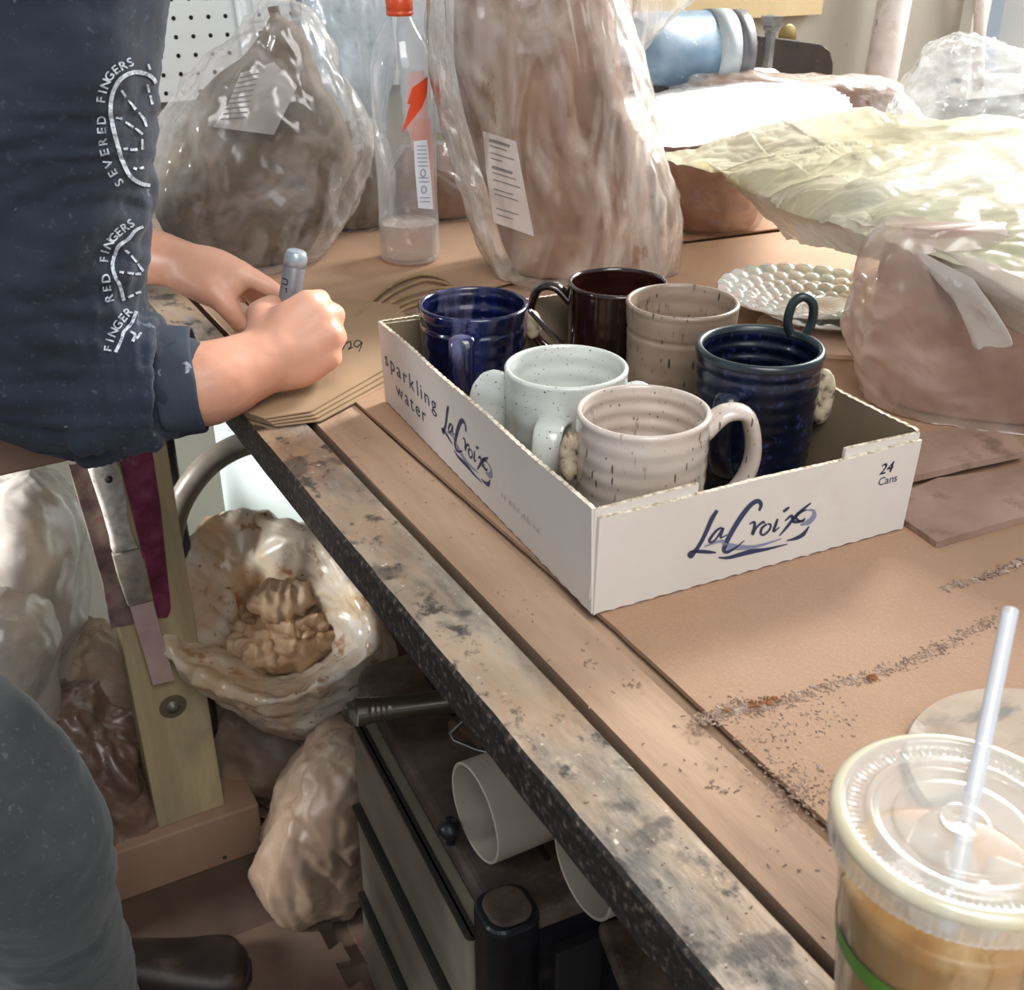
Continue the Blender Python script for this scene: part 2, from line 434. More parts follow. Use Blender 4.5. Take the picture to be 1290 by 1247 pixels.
# window opening in the right wall lets the daylight in
q = M().add(*box((2.45, -1.6, 0), (2.53, WY + .08, 1.2))); q.add(*box((2.45, -1.6, 2.35), (2.53, WY + .08, 2.6)))
struct('wall_right', q, m_wall)
q = M()
for x in (1.74, 1.93): q.add(*box((x, WY - .03, .93), (x + .05, WY + .05, 2.4)))
q.add(*box((1.74, WY - .05, .90), (2.45, WY + .05, .94)))
struct('window_1', q, m_trim)
struct('trim_1', M().add(*box((2.0, WY + .0, .94), (2.45, WY + .05, 2.4))), mat('dark_screen', '#3b3d3f', rough=.6))
struct('baseboard_back', M().add(*box((-1.6, WY - .015, 0), (1.74, WY, .09))), m_trim)

# ---------------------------------------------------------------- pegboard (a sheet with real holes drawn as recessed dark discs)
m_peg = mat('pegboard_white', [(0.3, '#dfe3e1'), (0.7, '#eef0ee')], 4, rough=0.45)
m_dark = mat('dark_void', '#151311', rough=.9)
ry = WY - .02
p0 = np.array([0, ry, 0.0]); ny = np.array([0, 1.0, 0])
lo = pplane(205, 128, p0, ny); 
pbz = lo[2]
peg = empty('pegboard', (0.1, ry, pbz), 'white pegboard with rows of small dark holes fixed to the back wall', 'pegboard')
M().add(*box((-0.45, ry - .006, pbz), (0.62, ry, pbz + .75))).build('board', m_peg, peg, smooth=False)
q = M(); k = 0
for i in range(42):
    for j in range(29):
        x = -0.44 + i * .0254; z = pbz + .012 + j * .0254
        v, f = lathe([(0.0031, 0), (0.0031, -0.0008), (0.0001, -0.0009)], (x, ry - .0062, z), 10, axis=(0, 1, 0)); q.add(v, f)
tagp(q.build('hole', m_dark, peg), kind='stuff', label='small round dark peg hole')
# white pipe lying against the pegboard and the rail right of it
m_pvc = mat('white_plastic_pipe', [(0.3, '#c9cbc9'), (0.7, '#e3e5e3')], 5, rough=.35)
a, b = pplane(300, -40, p0 - [0, .03, 0], ny), pplane(322, 110, p0 - [0, .03, 0], ny)
tagp(M().add(*tube([a, b], .0125, 20)).build('plastic_pipe', m_pvc), 'white plastic pipe leaning in front of the pegboard', 'pipe')
a, b = pplane(373, -60, p0 - [0, .02, 0], ny), pplane(380, 60, p0 - [0, .02, 0], ny)
tagp(M().add(*box((a[0] - .012, ry - .05, b[2] - .35), (a[0] + .012, ry - .008, a[2]))).build('metal_upright', mat('grey_steel', '#8f9496', rough=.4, metal=.6), smooth=False), 'grey slotted metal upright at the right end of the pegboard', 'shelf upright')
# leaning pipes at the back right
m_rustpipe = mat('painted_pipe', [(0.3, '#c7b8ae'), (0.55, '#ddd3cb'), (0.75, '#a98e80')], 14, 6, rough=.5, layers=[('noise', 90, .66, .7, '#6b4a3c', .8, (1, 1, .4))])
a, b = pplane(1138, -60, (0, WY - .06, 0), ny), pplane(1098, 160, (0, WY - .06, 0), ny)
tagp(M().add(*tube([a + (a - b) * .4, b, b + (b - a) * .15], .033, 28)).build('support_pipe', m_rustpipe), 'thick speckled off-white pipe leaning against the back wall', 'pipe')
a, b = pplane(1238, -60, (0, WY - .05, 0), ny), pplane(1232, 90, (0, WY - .05, 0), ny)
tagp(M().add(*tube([a + (a - b) * .4, b, b + (b - a) * .15], .013, 20)).build('conduit', m_rustpipe), 'thin white conduit running up beside the window frame', 'pipe')
# yellow board behind the pump
a, b = pplane(862, -70, (0, WY - .012, 0), ny), pplane(1027, 17, (0, WY - .012, 0), ny)
tagp(M().add(*box((a[0] - .1, WY - .03, b[2]), (b[0], WY - .006, a[2]))).build('yellow_board', mat('yellow_board_paint', [(0.3, '#d6bd8c'), (0.7, '#e3cd9f')], 6, rough=.6), smooth=False), 'pale yellow board on the back wall above the blue cylinder', 'board')

# ================================================================== the big worktable
m_tablewood = mat('dusty_table_board', [(0.25, '#8f725b'), (0.5, '#a88a70'), (0.75, '#b99c81')], 5, 7, stretch=(6, 1, 1), rough=.8, bump=.25, bscale=40,
                  layers=[('noise', 7, .55, .72, '#b7927a', .6, (1, .5, 1)), ('noise', 45, .64, .72, '#7e6650', .45, (1, 1, 1))])
m_card = mat('tan_cardboard', [(0.3, '#9c7c62'), (0.5, '#aa896d'), (0.7, '#b5957a')], 4, 6, rough=.85, bump=.5, bscale=420, bdist=.0008, bdetail=1.0,
             layers=[('noise', 2.4, .50, .68, '#94735f', .6, (1, 1, 1)), ('noise', 30, .66, .76, '#8e715b', .35, (1, 1, 1)), ('voro', 380, .0, .5, '#8d6c52', .35, (1, 1, 1))])
m_edgemetal = mat('scuffed_metal_edging', [(0.28, '#3c3a3a'), (0.42, '#6c675f'), (0.54, '#b5a592'), (0.7, '#d2b698')], 8, 9, nrough=.68, stretch=(1.6, .55, 1), rough=.42, metal=.15, rvar=.2, bump=.3, bscale=60,
                  layers=[('noise', 4.5, .44, .58, '#a98a6c', .8, (2, .8, 1)), ('noise', 55, .57, .65, '#2c2a2a', .85, (1, .7, 1)), ('noise', 16, .58, .64, '#3a3634', .7, (1, 1, 1)), ('noise', 120, .66, .72, '#e6dccf', .8, (1, 1, 1))])
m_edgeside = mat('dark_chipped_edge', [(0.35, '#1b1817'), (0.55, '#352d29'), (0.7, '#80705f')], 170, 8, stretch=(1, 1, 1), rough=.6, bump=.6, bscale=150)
wt = empty('worktable', (.6, .1, 0), 'large dusty worktable with a scuffed metal edging strip, carrying the tray of mugs', 'table')
YN, YF = -.95, WY - .03
M().add(*box((-.050, YN, T - .030), (1.72, YF, T - .0055))).build('table_top', m_tablewood, wt, smooth=False)
# metal edging
q = M(); n = 260; ys = np.linspace(YN, YF, n)
wob = .0006 * fbm(np.stack([ys * 0, ys, ys * 0], 1), 25, 3)
prof = [(-.1065, T - .034), (-.1068, T - .004), (-.1045, T - .0006), (-.0600, T - .0002), (-.0575, T - .003), (-.0572, T - .034)]
V = np.concatenate([[(x + wob[i] * (1 if j < 3 else 0), y, z + wob[i] * .5 * (0 < j < 5)) for j, (x, z) in enumerate(prof)] for i, y in enumerate(ys)])
q.add(V, grid_faces(n, 6) + [tuple(range(6)), tuple(range((n - 1) * 6, n * 6))[::-1]])
eo = q.build('metal_edging', [m_edgemetal, m_edgeside], wt, smooth=False)
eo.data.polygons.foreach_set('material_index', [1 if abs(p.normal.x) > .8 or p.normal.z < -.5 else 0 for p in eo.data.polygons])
M().add(*box((-.0576, YN, T - .03), (-.0502, YF, T - .014))).build('gap_shade_strip', mat('painted_gap_shade', '#120e0b', rough=1.0, spec=.1), wt, smooth=False)  # dark strip painted in for the shade inside the gap
# the narrow board between edging and cardboard
M().add(*box((-.0505, YN, T - .03), (-.003, YF, T - .0015))).build('edge_board', m_tablewood, wt, smooth=False)
q = M().add(*box((.36, YN + .1, T - .115), (.40, YF, T - .031))); q.add(*box((-.045, YN + .05, T - .12), (1.7, YN + .09, T - .03)))
q.build('apron', mat('table_apron_wood', [(0.3, '#3a2c22'), (0.7, '#5b4636')], 12, stretch=(1, .2, 4), rough=.8), wt, smooth=False)
m_legm = mat('dark_leg_wood', [(0.3, '#3e3026'), (0.7, '#5d4939')], 12, rough=.8)
for x, y in ((.02, YN + .05), (1.6, YN + .05), (1.6, YF - .12), (.05, YF - .1)):
    M().add(*box((x, y, 0), (x + .07, y + .07, T - .03))).build('leg', m_legm, wt, smooth=False)

m_card_shaded = mat('shaded_cardboard', [(0.3, '#8c6d55'), (0.5, '#9a7a60'), (0.7, '#a6866b')], 4, 6, rough=.85, bump=.12, bscale=160, bdist=.0006, layers=[('noise', 30, .66, .76, '#7c6250', .4, (1, 1, 1))])  # darker copy of the tan cardboard; shade at the right put into colour
# cardboard sheets lying on the table
def cardsheet(name, poly, z0, th, m, label, cat, group=None, rag=.0005, seed=0):
    P = []
    for i in range(len(poly)):
        a, b = np.array(poly[i][:2]), np.array(poly[(i + 1) % len(poly)][:2]); k = max(2, int(np.linalg.norm(b - a) / .006))
        for t in np.linspace(0, 1, k, endpoint=False): P.append(a + (b - a) * t)
    P = np.array(P); j = rag * fbm(np.c_[P, P[:, 0] * 0], 35, 3, seed); c = P.mean(0); dr = (P - c) / np.linalg.norm(P - c, axis=1)[:, None]
    P = P + dr * j[:, None]
    return tagp(M().add(*prism(P, z0, z0 + th)).build(name, m, smooth=False), label, cat, group)
bxr = -math.radians(3.3)
e0 = pz(590, 650); e1 = pz(1055, 1105)
xs = .006
cardsheet('cardboard_sheet', [(xs - .012, .62), (xs, -.02), (xs - .004, -.6), (.27, -.62), (.262, -.1), (.285, .0), (.30, .62)], T - .0015, .0034, m_card,
          'wide tan cardboard sheet with a ribbed surface under the mug tray', 'cardboard', seed=3)
cardsheet('cardboard_sheet', [(.2705, -.62), (.2625, -.1), (.2855, .0), (.3005, .62), (.60, .72), (1.35, .66), (1.35, -.62)], T - .0015, .0026, m_card_shaded,
          'tan cardboard sheet to the right with the glass plate and the pink-brown bag on it', 'cardboard', seed=5)
cardsheet('cardboard_sheet', [(-.0, .64), (.30, .68), (.60, .74), (1.3, .68), (1.3, 1.2), (.0, 1.2)], T - .0015, .0022, m_card,
          'tan cardboard sheet at the back of the table under the water bottle', 'cardboard', seed=8)

# ---------------------------------------------------------------- loose crumbs of dried clay
def crumbs(name, pts, sizes, m, label, cat='crumbs', seed=1, zt=T + .002):
    r = np.random.default_rng(seed); q = M()
    for (x, y), s in zip(pts, sizes):
        sh = np.array([1.6, .8, .5]) * s * r.uniform(.6, 1.2, 3); a = r.uniform(0, 6.28)
        v = np.array([(-1, -.6, 0), (1, -.7, 0), (.8, .9, 0), (-.7, .8, 0), (-.6, -.3, 1.3), (.5, -.4, 1), (.4, .5, 1.5), (-.3, .6, .8)]) * sh + r.normal(0, .15 * s, (8, 3))
        v[:4, 2] = 0; c, s_ = math.cos(a), math.sin(a); v = np.c_[v[:, 0] * c - v[:, 1] * s_ + x, v[:, 0] * s_ + v[:, 1] * c + y, v[:, 2] + zt]
        q.add(v, [(0, 3, 2, 1), (4, 5, 6, 7), (0, 1, 5, 4), (1, 2, 6, 5), (2, 3, 7, 6), (3, 0, 4, 7)])
    return tagp(q.build(name, m, smooth=False), label, cat, kind='stuff')
m_crumb = mat('dried_clay_crumb', [(0.3, '#6f5b4d'), (0.5, '#927c6b'), (0.7, '#b8a593')], 90, rough=.9)
m_rustcrumb = mat('rust_orange_crumb', [(0.3, '#6a421f'), (0.7, '#946338')], 90, rough=.9)
def along(path, n, wd, r):
    P = np.array([pz(*p)[:2] for p in path]); P = spline(P, 200); i = r.integers(0, 200, n)
    return P[i] + r.normal(0, wd, (n, 2))
r = np.random.default_rng(4)
pts = along([(872, 915), (930, 895), (985, 888), (1040, 868), (1090, 856), (1150, 835), (1205, 808), (1265, 776)], 900, .0030, r)
pts = np.r_[pts, along([(890, 912), (925, 895), (960, 900)], 220, .0045, r)]
crumbs('clay_crumbs', pts, r.uniform(.0004, .0011, len(pts)), m_crumb, 'long curving line of dried clay crumbs across the ribbed cardboard', seed=2)
pts = along([(1188, 745), (1230, 733), (1290, 710), (1330, 695)], 330, .002, r)
crumbs('clay_crumbs', pts, r.uniform(.0005, .0015, len(pts)), m_crumb, 'short line of clay crumbs beside the flat clay boards at right', seed=5)
pts = np.r_[along([(930, 930), (1000, 915), (1060, 900)], 160, .009, r), along([(950, 960), (1000, 985), (1040, 1000)], 240, .009, r), along([(985, 1005), (1030, 1010)], 150, .007, r), along([(1035, 1035), (1050, 1050)], 30, .006, r)]
crumbs('clay_crumbs', pts, r.uniform(.0003, .0009, len(pts)), m_crumb, 'loose scatter of fine clay crumbs between the coffee cup and the table edge', seed=6)
pts = along([(880, 912), (930, 895), (965, 890), (972, 886), (1095, 857), (1100, 856)], 26, .0015, r)
P0 = np.array([pz(*p)[:2] for p in [(968, 887), (975, 885), (1095, 858), (1100, 856), (950, 892)]])
pts = np.r_[pts[:6], np.repeat(P0, 8, 0) + r.normal(0, .0013, (40, 2))]
crumbs('rust_crumbs', pts, r.uniform(.0007, .0016, len(pts)), m_rustcrumb, 'rust-orange crumbs lying in the long line of clay crumbs', seed=7, zt=T + .0026)
pts = np.c_[r.uniform(-.052, -.002, 90), r.uniform(-.3, .42, 90)]
pts = np.r_[pts, along([(740, 830), (748, 838)], 14, .003, r), along([(795, 860), (800, 865)], 12, .003, r), along([(925, 995), (890, 985)], 16, .002, r)]
crumbs('clay_crumbs', pts, r.uniform(.0005, .0012, len(pts)), m_crumb, 'sparse clay crumbs on the narrow board beside the metal edging', seed=9, zt=T - .0013)
pts = np.c_[r.uniform(-.1, -.06, 120), r.uniform(-.3, .42, 120)]
crumbs('clay_crumbs', pts, r.uniform(.0004, .0010, len(pts)), m_crumb, 'tiny clay flecks on the scuffed metal edging', seed=10, zt=T - .0004)

# ---------------------------------------------------------------- flat clay-stained boards right of the tray
m_bat = mat('clay_stained_board', [(0.3, '#7d6454'), (0.5, '#967a69'), (0.7, '#a78c7b')], 9, 8, rough=.85, bump=.3, bscale=50, layers=[('noise', 26, .58, .68, '#604636', .6, (1, 1, 1))])
P = [pz(*p) for p in [(1136, 664), (1178, 693), (1340, 645), (1340, 590), (1180, 612), (1110, 640)]]
cardsheet('clay_board', P, T + .0014, .006, m_bat, 'flat brown clay-stained board nearest the right corner of the tray', 'board', seed=11, rag=.0008)
P = [pz(*p, T + .006) for p in [(1100, 625), (1150, 610), (1225, 592), (1290, 578), (1275, 558), (1200, 548), (1130, 560), (1090, 590)]]
cardsheet('clay_board', P, T + .0078, .006, m_bat, 'mottled brown board tucked under the pink-brown bag behind the first board', 'board', seed=12, rag=.0008)
# round bat behind the coffee cup
m_disc = mat('smeared_bat', [(0.3, '#84725f'), (0.5, '#9b8874'), (0.7, '#ab9a86')], 6, 6, dist=2.0, rough=.7, layers=[('noise', 9, .53, .60, '#59564f', .75, (1, 3, 1)), ('noise', 9, .6, .7, '#d8cfc2', .5, (3, 1, 1))])
c = pz(1225, 985); rr_ = .078
c = np.array([.130, -.262, T])
dv = lathe([(0.001, 0), (rr_, 0), (rr_ + .001, .004), (rr_ - .001, .0075), (.001, .008)], (c[0], c[1], T + .0014), 80)
tagp(M().add(*dv).build('round_bat', m_disc, autos=.6), 'round smeared grey-tan bat lying behind the iced coffee cup', 'bat')

# ================================================================== the printed cardboard tray
A0 = -math.radians(3.3)
def bw(x, y, z):                        # tray frame -> world
    c, s = math.cos(A0), math.sin(A0); return np.array([x * c - y * s, x * s + y * c, z])
TS, TL, TH, TW, FL = .2702, .400, .081, .0032, .0028     # short side, long side, height, board thickness, outward flare
TB = T + .0022
m_whiteboard = mat('white_coated_cardboard', [(0.3, '#cfc8bf'), (0.7, '#ddd7cf')], 5, 6, rough=.5, layers=[('noise', 14, .6, .75, '#c2b6a8', .35, (1, 1, 1))], bump=.05, bscale=120, bdist=.0004)
m_kraft = mat('kraft_inside', [(0.3, '#6e5f4b'), (0.7, '#85745d')], 6, 5, rough=.85, bump=.1, bscale=140, bdist=.0005)
m_rawedge = mat('torn_board_edge', [(0.35, '#8d7a62'), (0.5, '#c9bba4'), (0.65, '#e6dccb')], 260, rough=.9)
m_ink = mat('navy_ink', [(0.3, '#27324e'), (0.7, '#34405f')], 40, rough=.55)
m_inkfaint = mat('faint_grey_ink', '#aaa59f', rough=.6)
tray = empty('cardboard_tray', tuple(bw(TS / 2, TL / 2, TB)), 'white printed cardboard tray holding six handmade mugs', 'tray')
M().add(*np.array([0])) if False else None
def quadbox(P, n_in, th):
    pass
v, f = box((0.002, 0.002, TB), (TS - .002, TL - .002, TB + .003)); v = np.array([bw(*p) for p in v])
M().add(v, f).build('bottom_panel', m_kraft, tray, smooth=False)
def wall(name, u0, u1, side, h0, h1, offs=0.0, wav=.0012, top=.0006, n=90, th=TW, seed=0, mats=None):
    """a panel along one side; side: 'W','E','S','N'. u along it, h0..h1 heights, offs outward offset"""
    us = np.linspace(u0, u1, n); r = np.random.default_rng(seed + 5)
    zb = TB + h0 + np.abs(wav) * (np.abs(np.sin(us * 210 + seed)) + .4 * r.random(n)); zt = TB + h1 + top * (np.arange(n) % 2) + .0006 * np.sin(us * 40 + seed) + .0003 * r.random(n)
    V = []
    for u, b, t in zip(us, zb, zt):
        for z, inn in ((b, 0), (t, 0), (t, 1), (b, 1)):
            fl = FL * (z - TB) / TH + offs - (th if inn else 0)
            if side == 'W': p = bw(-fl, u, z)
            elif side == 'E': p = bw(TS + fl, u, z)
            elif side == 'S': p = bw(u, -fl, z)
            else: p = bw(u, TL + fl, z)
            V.append(p)
    F = grid_faces(n, 4) + [(0, 1, 2, 3), ((n - 1) * 4 + 3, (n - 1) * 4 + 2, (n - 1) * 4 + 1, (n - 1) * 4)]
    q = M().add(V, F); o = q.build(name, [m_whiteboard, m_kraft, m_rawedge], tray, smooth=False)
    mi = []
    for i, p in enumerate(o.data.polygons):
        j = i % 4 if i < (n - 1) * 4 else 0
        mi.append({0: 0, 1: 2, 2: 1, 3: 2}[j])
    o.data.polygons.foreach_set('material_index', mi); return o
wall('side_panel', -.002, TL + .002, 'W', 0, TH, seed=1)
wall('side_panel', 0, TL, 'E', 0, TH, seed=2)
wall('end_panel', .001, TS + .001, 'S', 0, TH - .0055, offs=.0035, seed=3, top=.0002)
wall('end_panel', 0, TS, 'N', 0, TH, seed=4)
wall('corner_flap', -.001, .078, 'S', .01, TH, offs=.0002, seed=5, th=.0028)
wall('corner_flap', TS - .068, TS + .001, 'S', .01, TH, offs=.0002, seed=6, th=.0028)
wall('corner_flap', TS - .068, TS, 'N', .01, TH - .003, offs=-.0034, seed=7, th=.0028)
wall('corner_flap', 0, .07, 'N', .01, TH - .003, offs=-.0034, seed=8, th=.0028)

# printing: strokes measured on the front panel, kept in the panel's own plane
nS = bw(0, -1, 0) - bw(0, 0, 0); nS = nS / np.linalg.norm(nS); pS = bw(0, -(.0035 + .0016), TB)
def front_uv(px, py):
    p = pplane(px, py, pS, nS); d = p - bw(0, 0, TB); return np.array([d @ (bw(1, 0, 0) - bw(0, 0, 0)), p[2] - TB])
def zc(x, y): return (840 + x / 3.794, 610 + y / 3.794)      # from the enlarged crop
logo = [  # (points in the enlarged crop, widths in crop px, light?)
    ([(238, 122), (215, 160), (190, 220), (165, 275), (140, 315), (118, 345), (108, 335), (125, 322), (165, 322), (205, 325), (238, 328)], [16, 22, 20, 18, 18, 20, 16, 14, 18, 16, 6], 0),
    ([(262, 205), (235, 222), (205, 265), (212, 278), (235, 262), (268, 210), (262, 235), (258, 255), (290, 240)], [9, 12, 14, 12, 9, 11, 11, 9, 4], 0),
    ([(440, 125), (448, 95), (432, 78), (400, 95), (360, 145), (320, 210), (285, 280), (275, 315), (292, 325), (330, 305), (372, 270)], [10, 18, 22, 22, 24, 24, 22, 20, 16, 9, 4], 0),
    ([(395, 190), (415, 180), (420, 195), (410, 240), (430, 205), (460, 180), (468, 188)], [6, 12, 14, 14, 10, 12, 6], 0),
    ([(478, 190), (455, 210), (450, 235), (465, 242), (490, 220), (498, 195), (482, 188)], [9, 12, 12, 10, 10, 9, 8], 0),
    ([(530, 165), (522, 190), (512, 225), (540, 205)], [10, 14, 12, 4], 0),
    ([(556, 130), (572, 118), (585, 108)], [12, 14, 7], 0),
    ([(565, 175), (595, 150), (602, 165), (610, 180), (650, 175), (662, 160)], [6, 13, 15, 15, 12, 4], 0),
    ([(688, 88), (650, 120), (610, 160), (575, 205), (540, 248)], [6, 14, 15, 13, 5], 0),
    ([(672, 120), (640, 132), (625, 140), (618, 160), (640, 178), (660, 165)], [4, 12, 12, 12, 12, 4], 0),
    ([(672, 122), (700, 125), (705, 150), (680, 180), (640, 195)], [6, 12, 22, 26, 8], 1),
    ([(180, 298), (260, 272), (300, 298), (420, 300), (550, 262)], [6, 14, 34, 16, 4], 1),
    ([(250, 352), (300, 352), (400, 325), (480, 312), (580, 288)], [6, 16, 24, 14, 4], 0),
    ([(575, 272), (620, 260), (655, 240), (682, 202)], [4, 16, 20, 5], 0)]
m_inklight = mat('washed_navy_ink', '#8186a0', rough=.6)
def uvmesh(P2, F2, place, q): q.add(np.array([place(*p) for p in P2]), F2)
def place_S(u, v): return bw(u, -(.0035 + FL * v / TH + .00035), TB + v)
def place_W(u, v): return bw(-(FL * v / TH + .00035), u, TB + v)
uvs = []
for pts, wd, li in logo:
    V, F_ = ribbon(pts, wd); uvs.append((np.array([front_uv(*zc(*p)) for p in V]), F_, li))
allv = np.concatenate([a[0] for a in uvs]); u0, u1 = allv[:, 0].min(), allv[:, 0].max(); v0, v1 = allv[:, 1].min(), allv[:, 1].max()
pm = {k: M() for k in ('front_logo', 'front_stroke', 'side_logo', 'side_stroke', 'front_count', 'side_words')}
for a, F_, li in uvs: uvmesh(a, F_, place_S, pm['front_stroke' if li else 'front_logo'])
# same logo on the long side; there it reads from the far end to the near end
pW = bw(-.0016, 0, TB); nW = bw(-1, 0, 0) - bw(0, 0, 0); nW /= np.linalg.norm(nW)
def side_uv(px, py):
    p = pplane(px, py, pW, nW); d = p - bw(0, 0, TB); return np.array([d @ (bw(0, 1, 0) - bw(0, 0, 0)), p[2] - TB])
s0, s1 = side_uv(556, 545)[0], side_uv(620, 590)[0]
sc = (s0 - s1) / (u1 - u0)
for a, F_, li in uvs:
    b_ = np.stack([s0 - (a[:, 0] - u0) * sc, (a[:, 1] - v0) * min(sc, 1.0) * 1.0 + .0175], 1)
    uvmesh(b_, F_, place_W, pm['side_stroke' if li else 'side_logo'])
qd = pm['front_count']
def put_text(s, size, u, v, place, q, flip=False, track=.12, shear=0.0, sx=1.0):
    V, F_, wd = text2d(s, size, track)
    if len(V): uvmesh([(u + (-1 if flip else 1) * (x * sx + shear * y), v + y) for x, y in V], F_, place, q)
a = front_uv(1106, 598); b_ = front_uv(1105, 612)
put_text('24', .0125, a[0], a[1], place_S, qd, shear=.15, track=.04)
V, F_, wd = text2d('24', .0125, .04); uvmesh([(a[0] + x + .15 * y + .0006, a[1] + y + .0002) for x, y in V], F_, place_S, qd)
put_text('Cans', .0095, b_[0], b_[1], place_S, qd, track=.02)
qd = pm['side_words']
a = side_uv(486, 474); b_ = side_uv(553, 530); ws = text2d('sparkling', 1, .16)[2]
put_text('sparkling', .0205, a[0], TH * .52, place_W, qd, flip=True, track=.16, sx=(a[0] - b_[0]) / (ws * .0205))
a = side_uv(499, 500); b_ = side_uv(538, 533); ws = text2d('water', 1, .16)[2]
put_text('water', .0205, a[0], TH * .26, place_W, qd, flip=True, track=.16, sx=(a[0] - b_[0]) / (ws * .0205))
for k_, lb_ in (('front_logo', 'navy script logo on the short end'), ('side_logo', 'navy script logo on the long side'), ('front_count', 'navy can count on the short end'), ('side_words', 'dark block words on the long side')):
    pm[k_].build('printed_lettering', m_ink, tray, smooth=False, label=lb_)
for k_, lb_ in (('front_stroke', 'pale blue brush stroke on the short end'), ('side_stroke', 'pale blue brush stroke on the long side')):
    pm[k_].build('printed_brush_stroke', m_inklight, tray, smooth=False, label=lb_)
qf = M(); r = np.random.default_rng(3)
for i, u in enumerate(np.linspace(side_uv(632, 630)[0], side_uv(678, 668)[0], 17)):
    if i in (2, 8, 13): continue
    V, F_ = ribbon([(u, .023), (u - .0018 * (i % 2), .027 + .001 * (i % 3))], [.0008, .0009], 3); uvmesh(V, F_, place_W, qf)
qf.build('printed_code', m_inkfaint, tray, smooth=False, label='faint grey printed code')

# ================================================================== mugs
def glaze(name, cols, spots, scale=7, rough=.18, coat=.5, **k):
    return mat(name, cols, scale, 6, rough=rough, coat=coat, layers=spots, **k)
g_blue = glaze('cobalt_drip_glaze', [(0.3, '#060819'), (0.45, '#0b1033'), (0.58, '#191f4e'), (0.72, '#4c4c78')], [('noise', 30, .56, .66, '#8886ac', .45, (1, 1, .25)), ('noise', 12, .5, .62, '#070918', .8, (1, 1, .4))], 16, dist=1.5, stretch=(1, 1, .35))
g_white = glaze('white_speckled_glaze', [(0.3, '#bfc2ba'), (0.7, '#d3d6cf')], [('voro', 230, .17, .10, '#4d4036', .85, (1, 1, 1)), ('noise', 12, .45, .6, '#c3c7bf', .5, (1, 1, 1)), ('voro', 110, .10, .06, '#3a2f28', .9, (1, 1, 1))], 9)
g_speck = glaze('oatmeal_streaked_glaze', [(0.3, '#b7a799'), (0.5, '#c6b8ac'), (0.7, '#d6cbc2')], [('voro', 165, .165, .12, '#4a3a30', .85, (1, 1, .24)), ('voro', 150, .13, .08, '#5f4636', .85, (1, 1, .6)), ('noise', 170, .62, .68, '#6d5645', .5, (1, 1, .3))], 10, stretch=(1, 1, 2.0))
g_brown = glaze('dark_oxblood_glaze', [(0.3, '#180a07'), (0.6, '#2c140f'), (0.8, '#42221a')], [], 12, rough=.12, coat=.8)
g_tan = glaze('matt_taupe_glaze', [(0.3, '#7e6c5c'), (0.5, '#8e7b6a'), (0.7, '#9b8a78')], [('voro', 125, .16, .11, '#2d221b', .9, (1, 1, .22)), ('voro', 100, .12, .07, '#2d221b', .9, (1, 1, .45)), ('noise', 150, .60, .66, '#4a3a2e', .6, (1, 1, .3))], 9, rough=.35, coat=.15)
g_navy = glaze('navy_mottled_glaze', [(0.3, '#05080f'), (0.5, '#090f24'), (0.7, '#131c3a')], [('noise', 160, .56, .66, '#303e6c', .5, (1, 1, 1)), ('noise', 10, .55, .68, '#07090f', .8, (1, 1, 1))], 18, rough=.3, coat=.3)
g_black = mat('dark_green_rim_glaze', [(0.3, '#15201f'), (0.7, '#28353a')], 30, rough=.3)
g_stone = mat('pitted_beige_stoneware', [(0.35, '#4a3d30'), (0.45, '#a8977e'), (0.7, '#c6b69c')], 110, rough=.8, bump=.5, bscale=110, bdist=.001)
m_clayfoot = mat('bare_clay', '#7a5f4a', rough=.9)
def mug(xy, H, R, g, label, foot=.86, belly=0.0, ring=.0005, nring=9, waist=0.0, rim=None, groove=(), seed=0):
    z0 = TB + .003; r = np.random.default_rng(seed)
    mg = empty('mug', (xy[0], xy[1], z0), label, 'mug', 'handmade mugs in the cardboard tray')
    wt_ = .0042; prof = []
    rf = R * foot
    def rad(t): return rf + (R - rf) * t ** .8 + belly * math.sin(math.pi * t) - waist * math.exp(-((t - .15) / .12) ** 2)
    prof += [(.001, .0015), (rf * .86, .0015), (rf * .88, 0), (rf * .95, 0), (rf * .99, .003)]
    N_ = 60
    for i in range(1, N_):
        t = i / N_; rr = rad(t) + ring * .30 * math.sin(t * nring * 2 * math.pi + seed)
        for g0, gd in groove: rr -= gd * math.exp(-((t - g0) / .018) ** 2)
        prof.append((rr, .003 + (H - .006) * t))
    R1 = rad(1.0); prof += [(R1 + .0004, H - .0028), (R1 + .0002, H - .0012), (R1 - .0010, H - .0002), (R1 - .0022, H), (R1 - .0034, H - .0006), (R1 - wt_, H - .0025)]
    for i in range(N_ - 1, 0, -1):
        t = i / N_; prof.append((rad(t) - wt_ - .001 * (1 - t) + ring * .8 * math.sin(t * nring * 2 * math.pi + 1), .006 + (H - .009) * t))
    prof += [(rf * .7, .0075), (.001, .007)]
    V, F_ = lathe(prof, (xy[0], xy[1], z0), 72)
    th = np.arctan2(V[:, 1] - xy[1], V[:, 0] - xy[0]); rr = np.hypot(V[:, 0] - xy[0], V[:, 1] - xy[1]); hz = (V[:, 2] - z0) / H
    wob = 1 + .008 * np.sin(2 * th + seed) * hz + .004 * np.sin(3 * th + 2 * seed)
    V[:, 0] = xy[0] + (V[:, 0] - xy[0]) * wob; V[:, 1] = xy[1] + (V[:, 1] - xy[1]) * wob
    M().add(V, F_).build('cup_body', g, mg)
    if rim: M().add(*lathe([(R1 + .0007, H - .005), (R1 + .0009, H - .0025), (R1 - .0005, H + .0002), (R1 - .0025, H + .0005), (R1 - .0045, H - .0006), (R1 - .0052, H - .004)], (xy[0], xy[1], z0), 72)).build('rim', rim, mg)
    return mg, z0
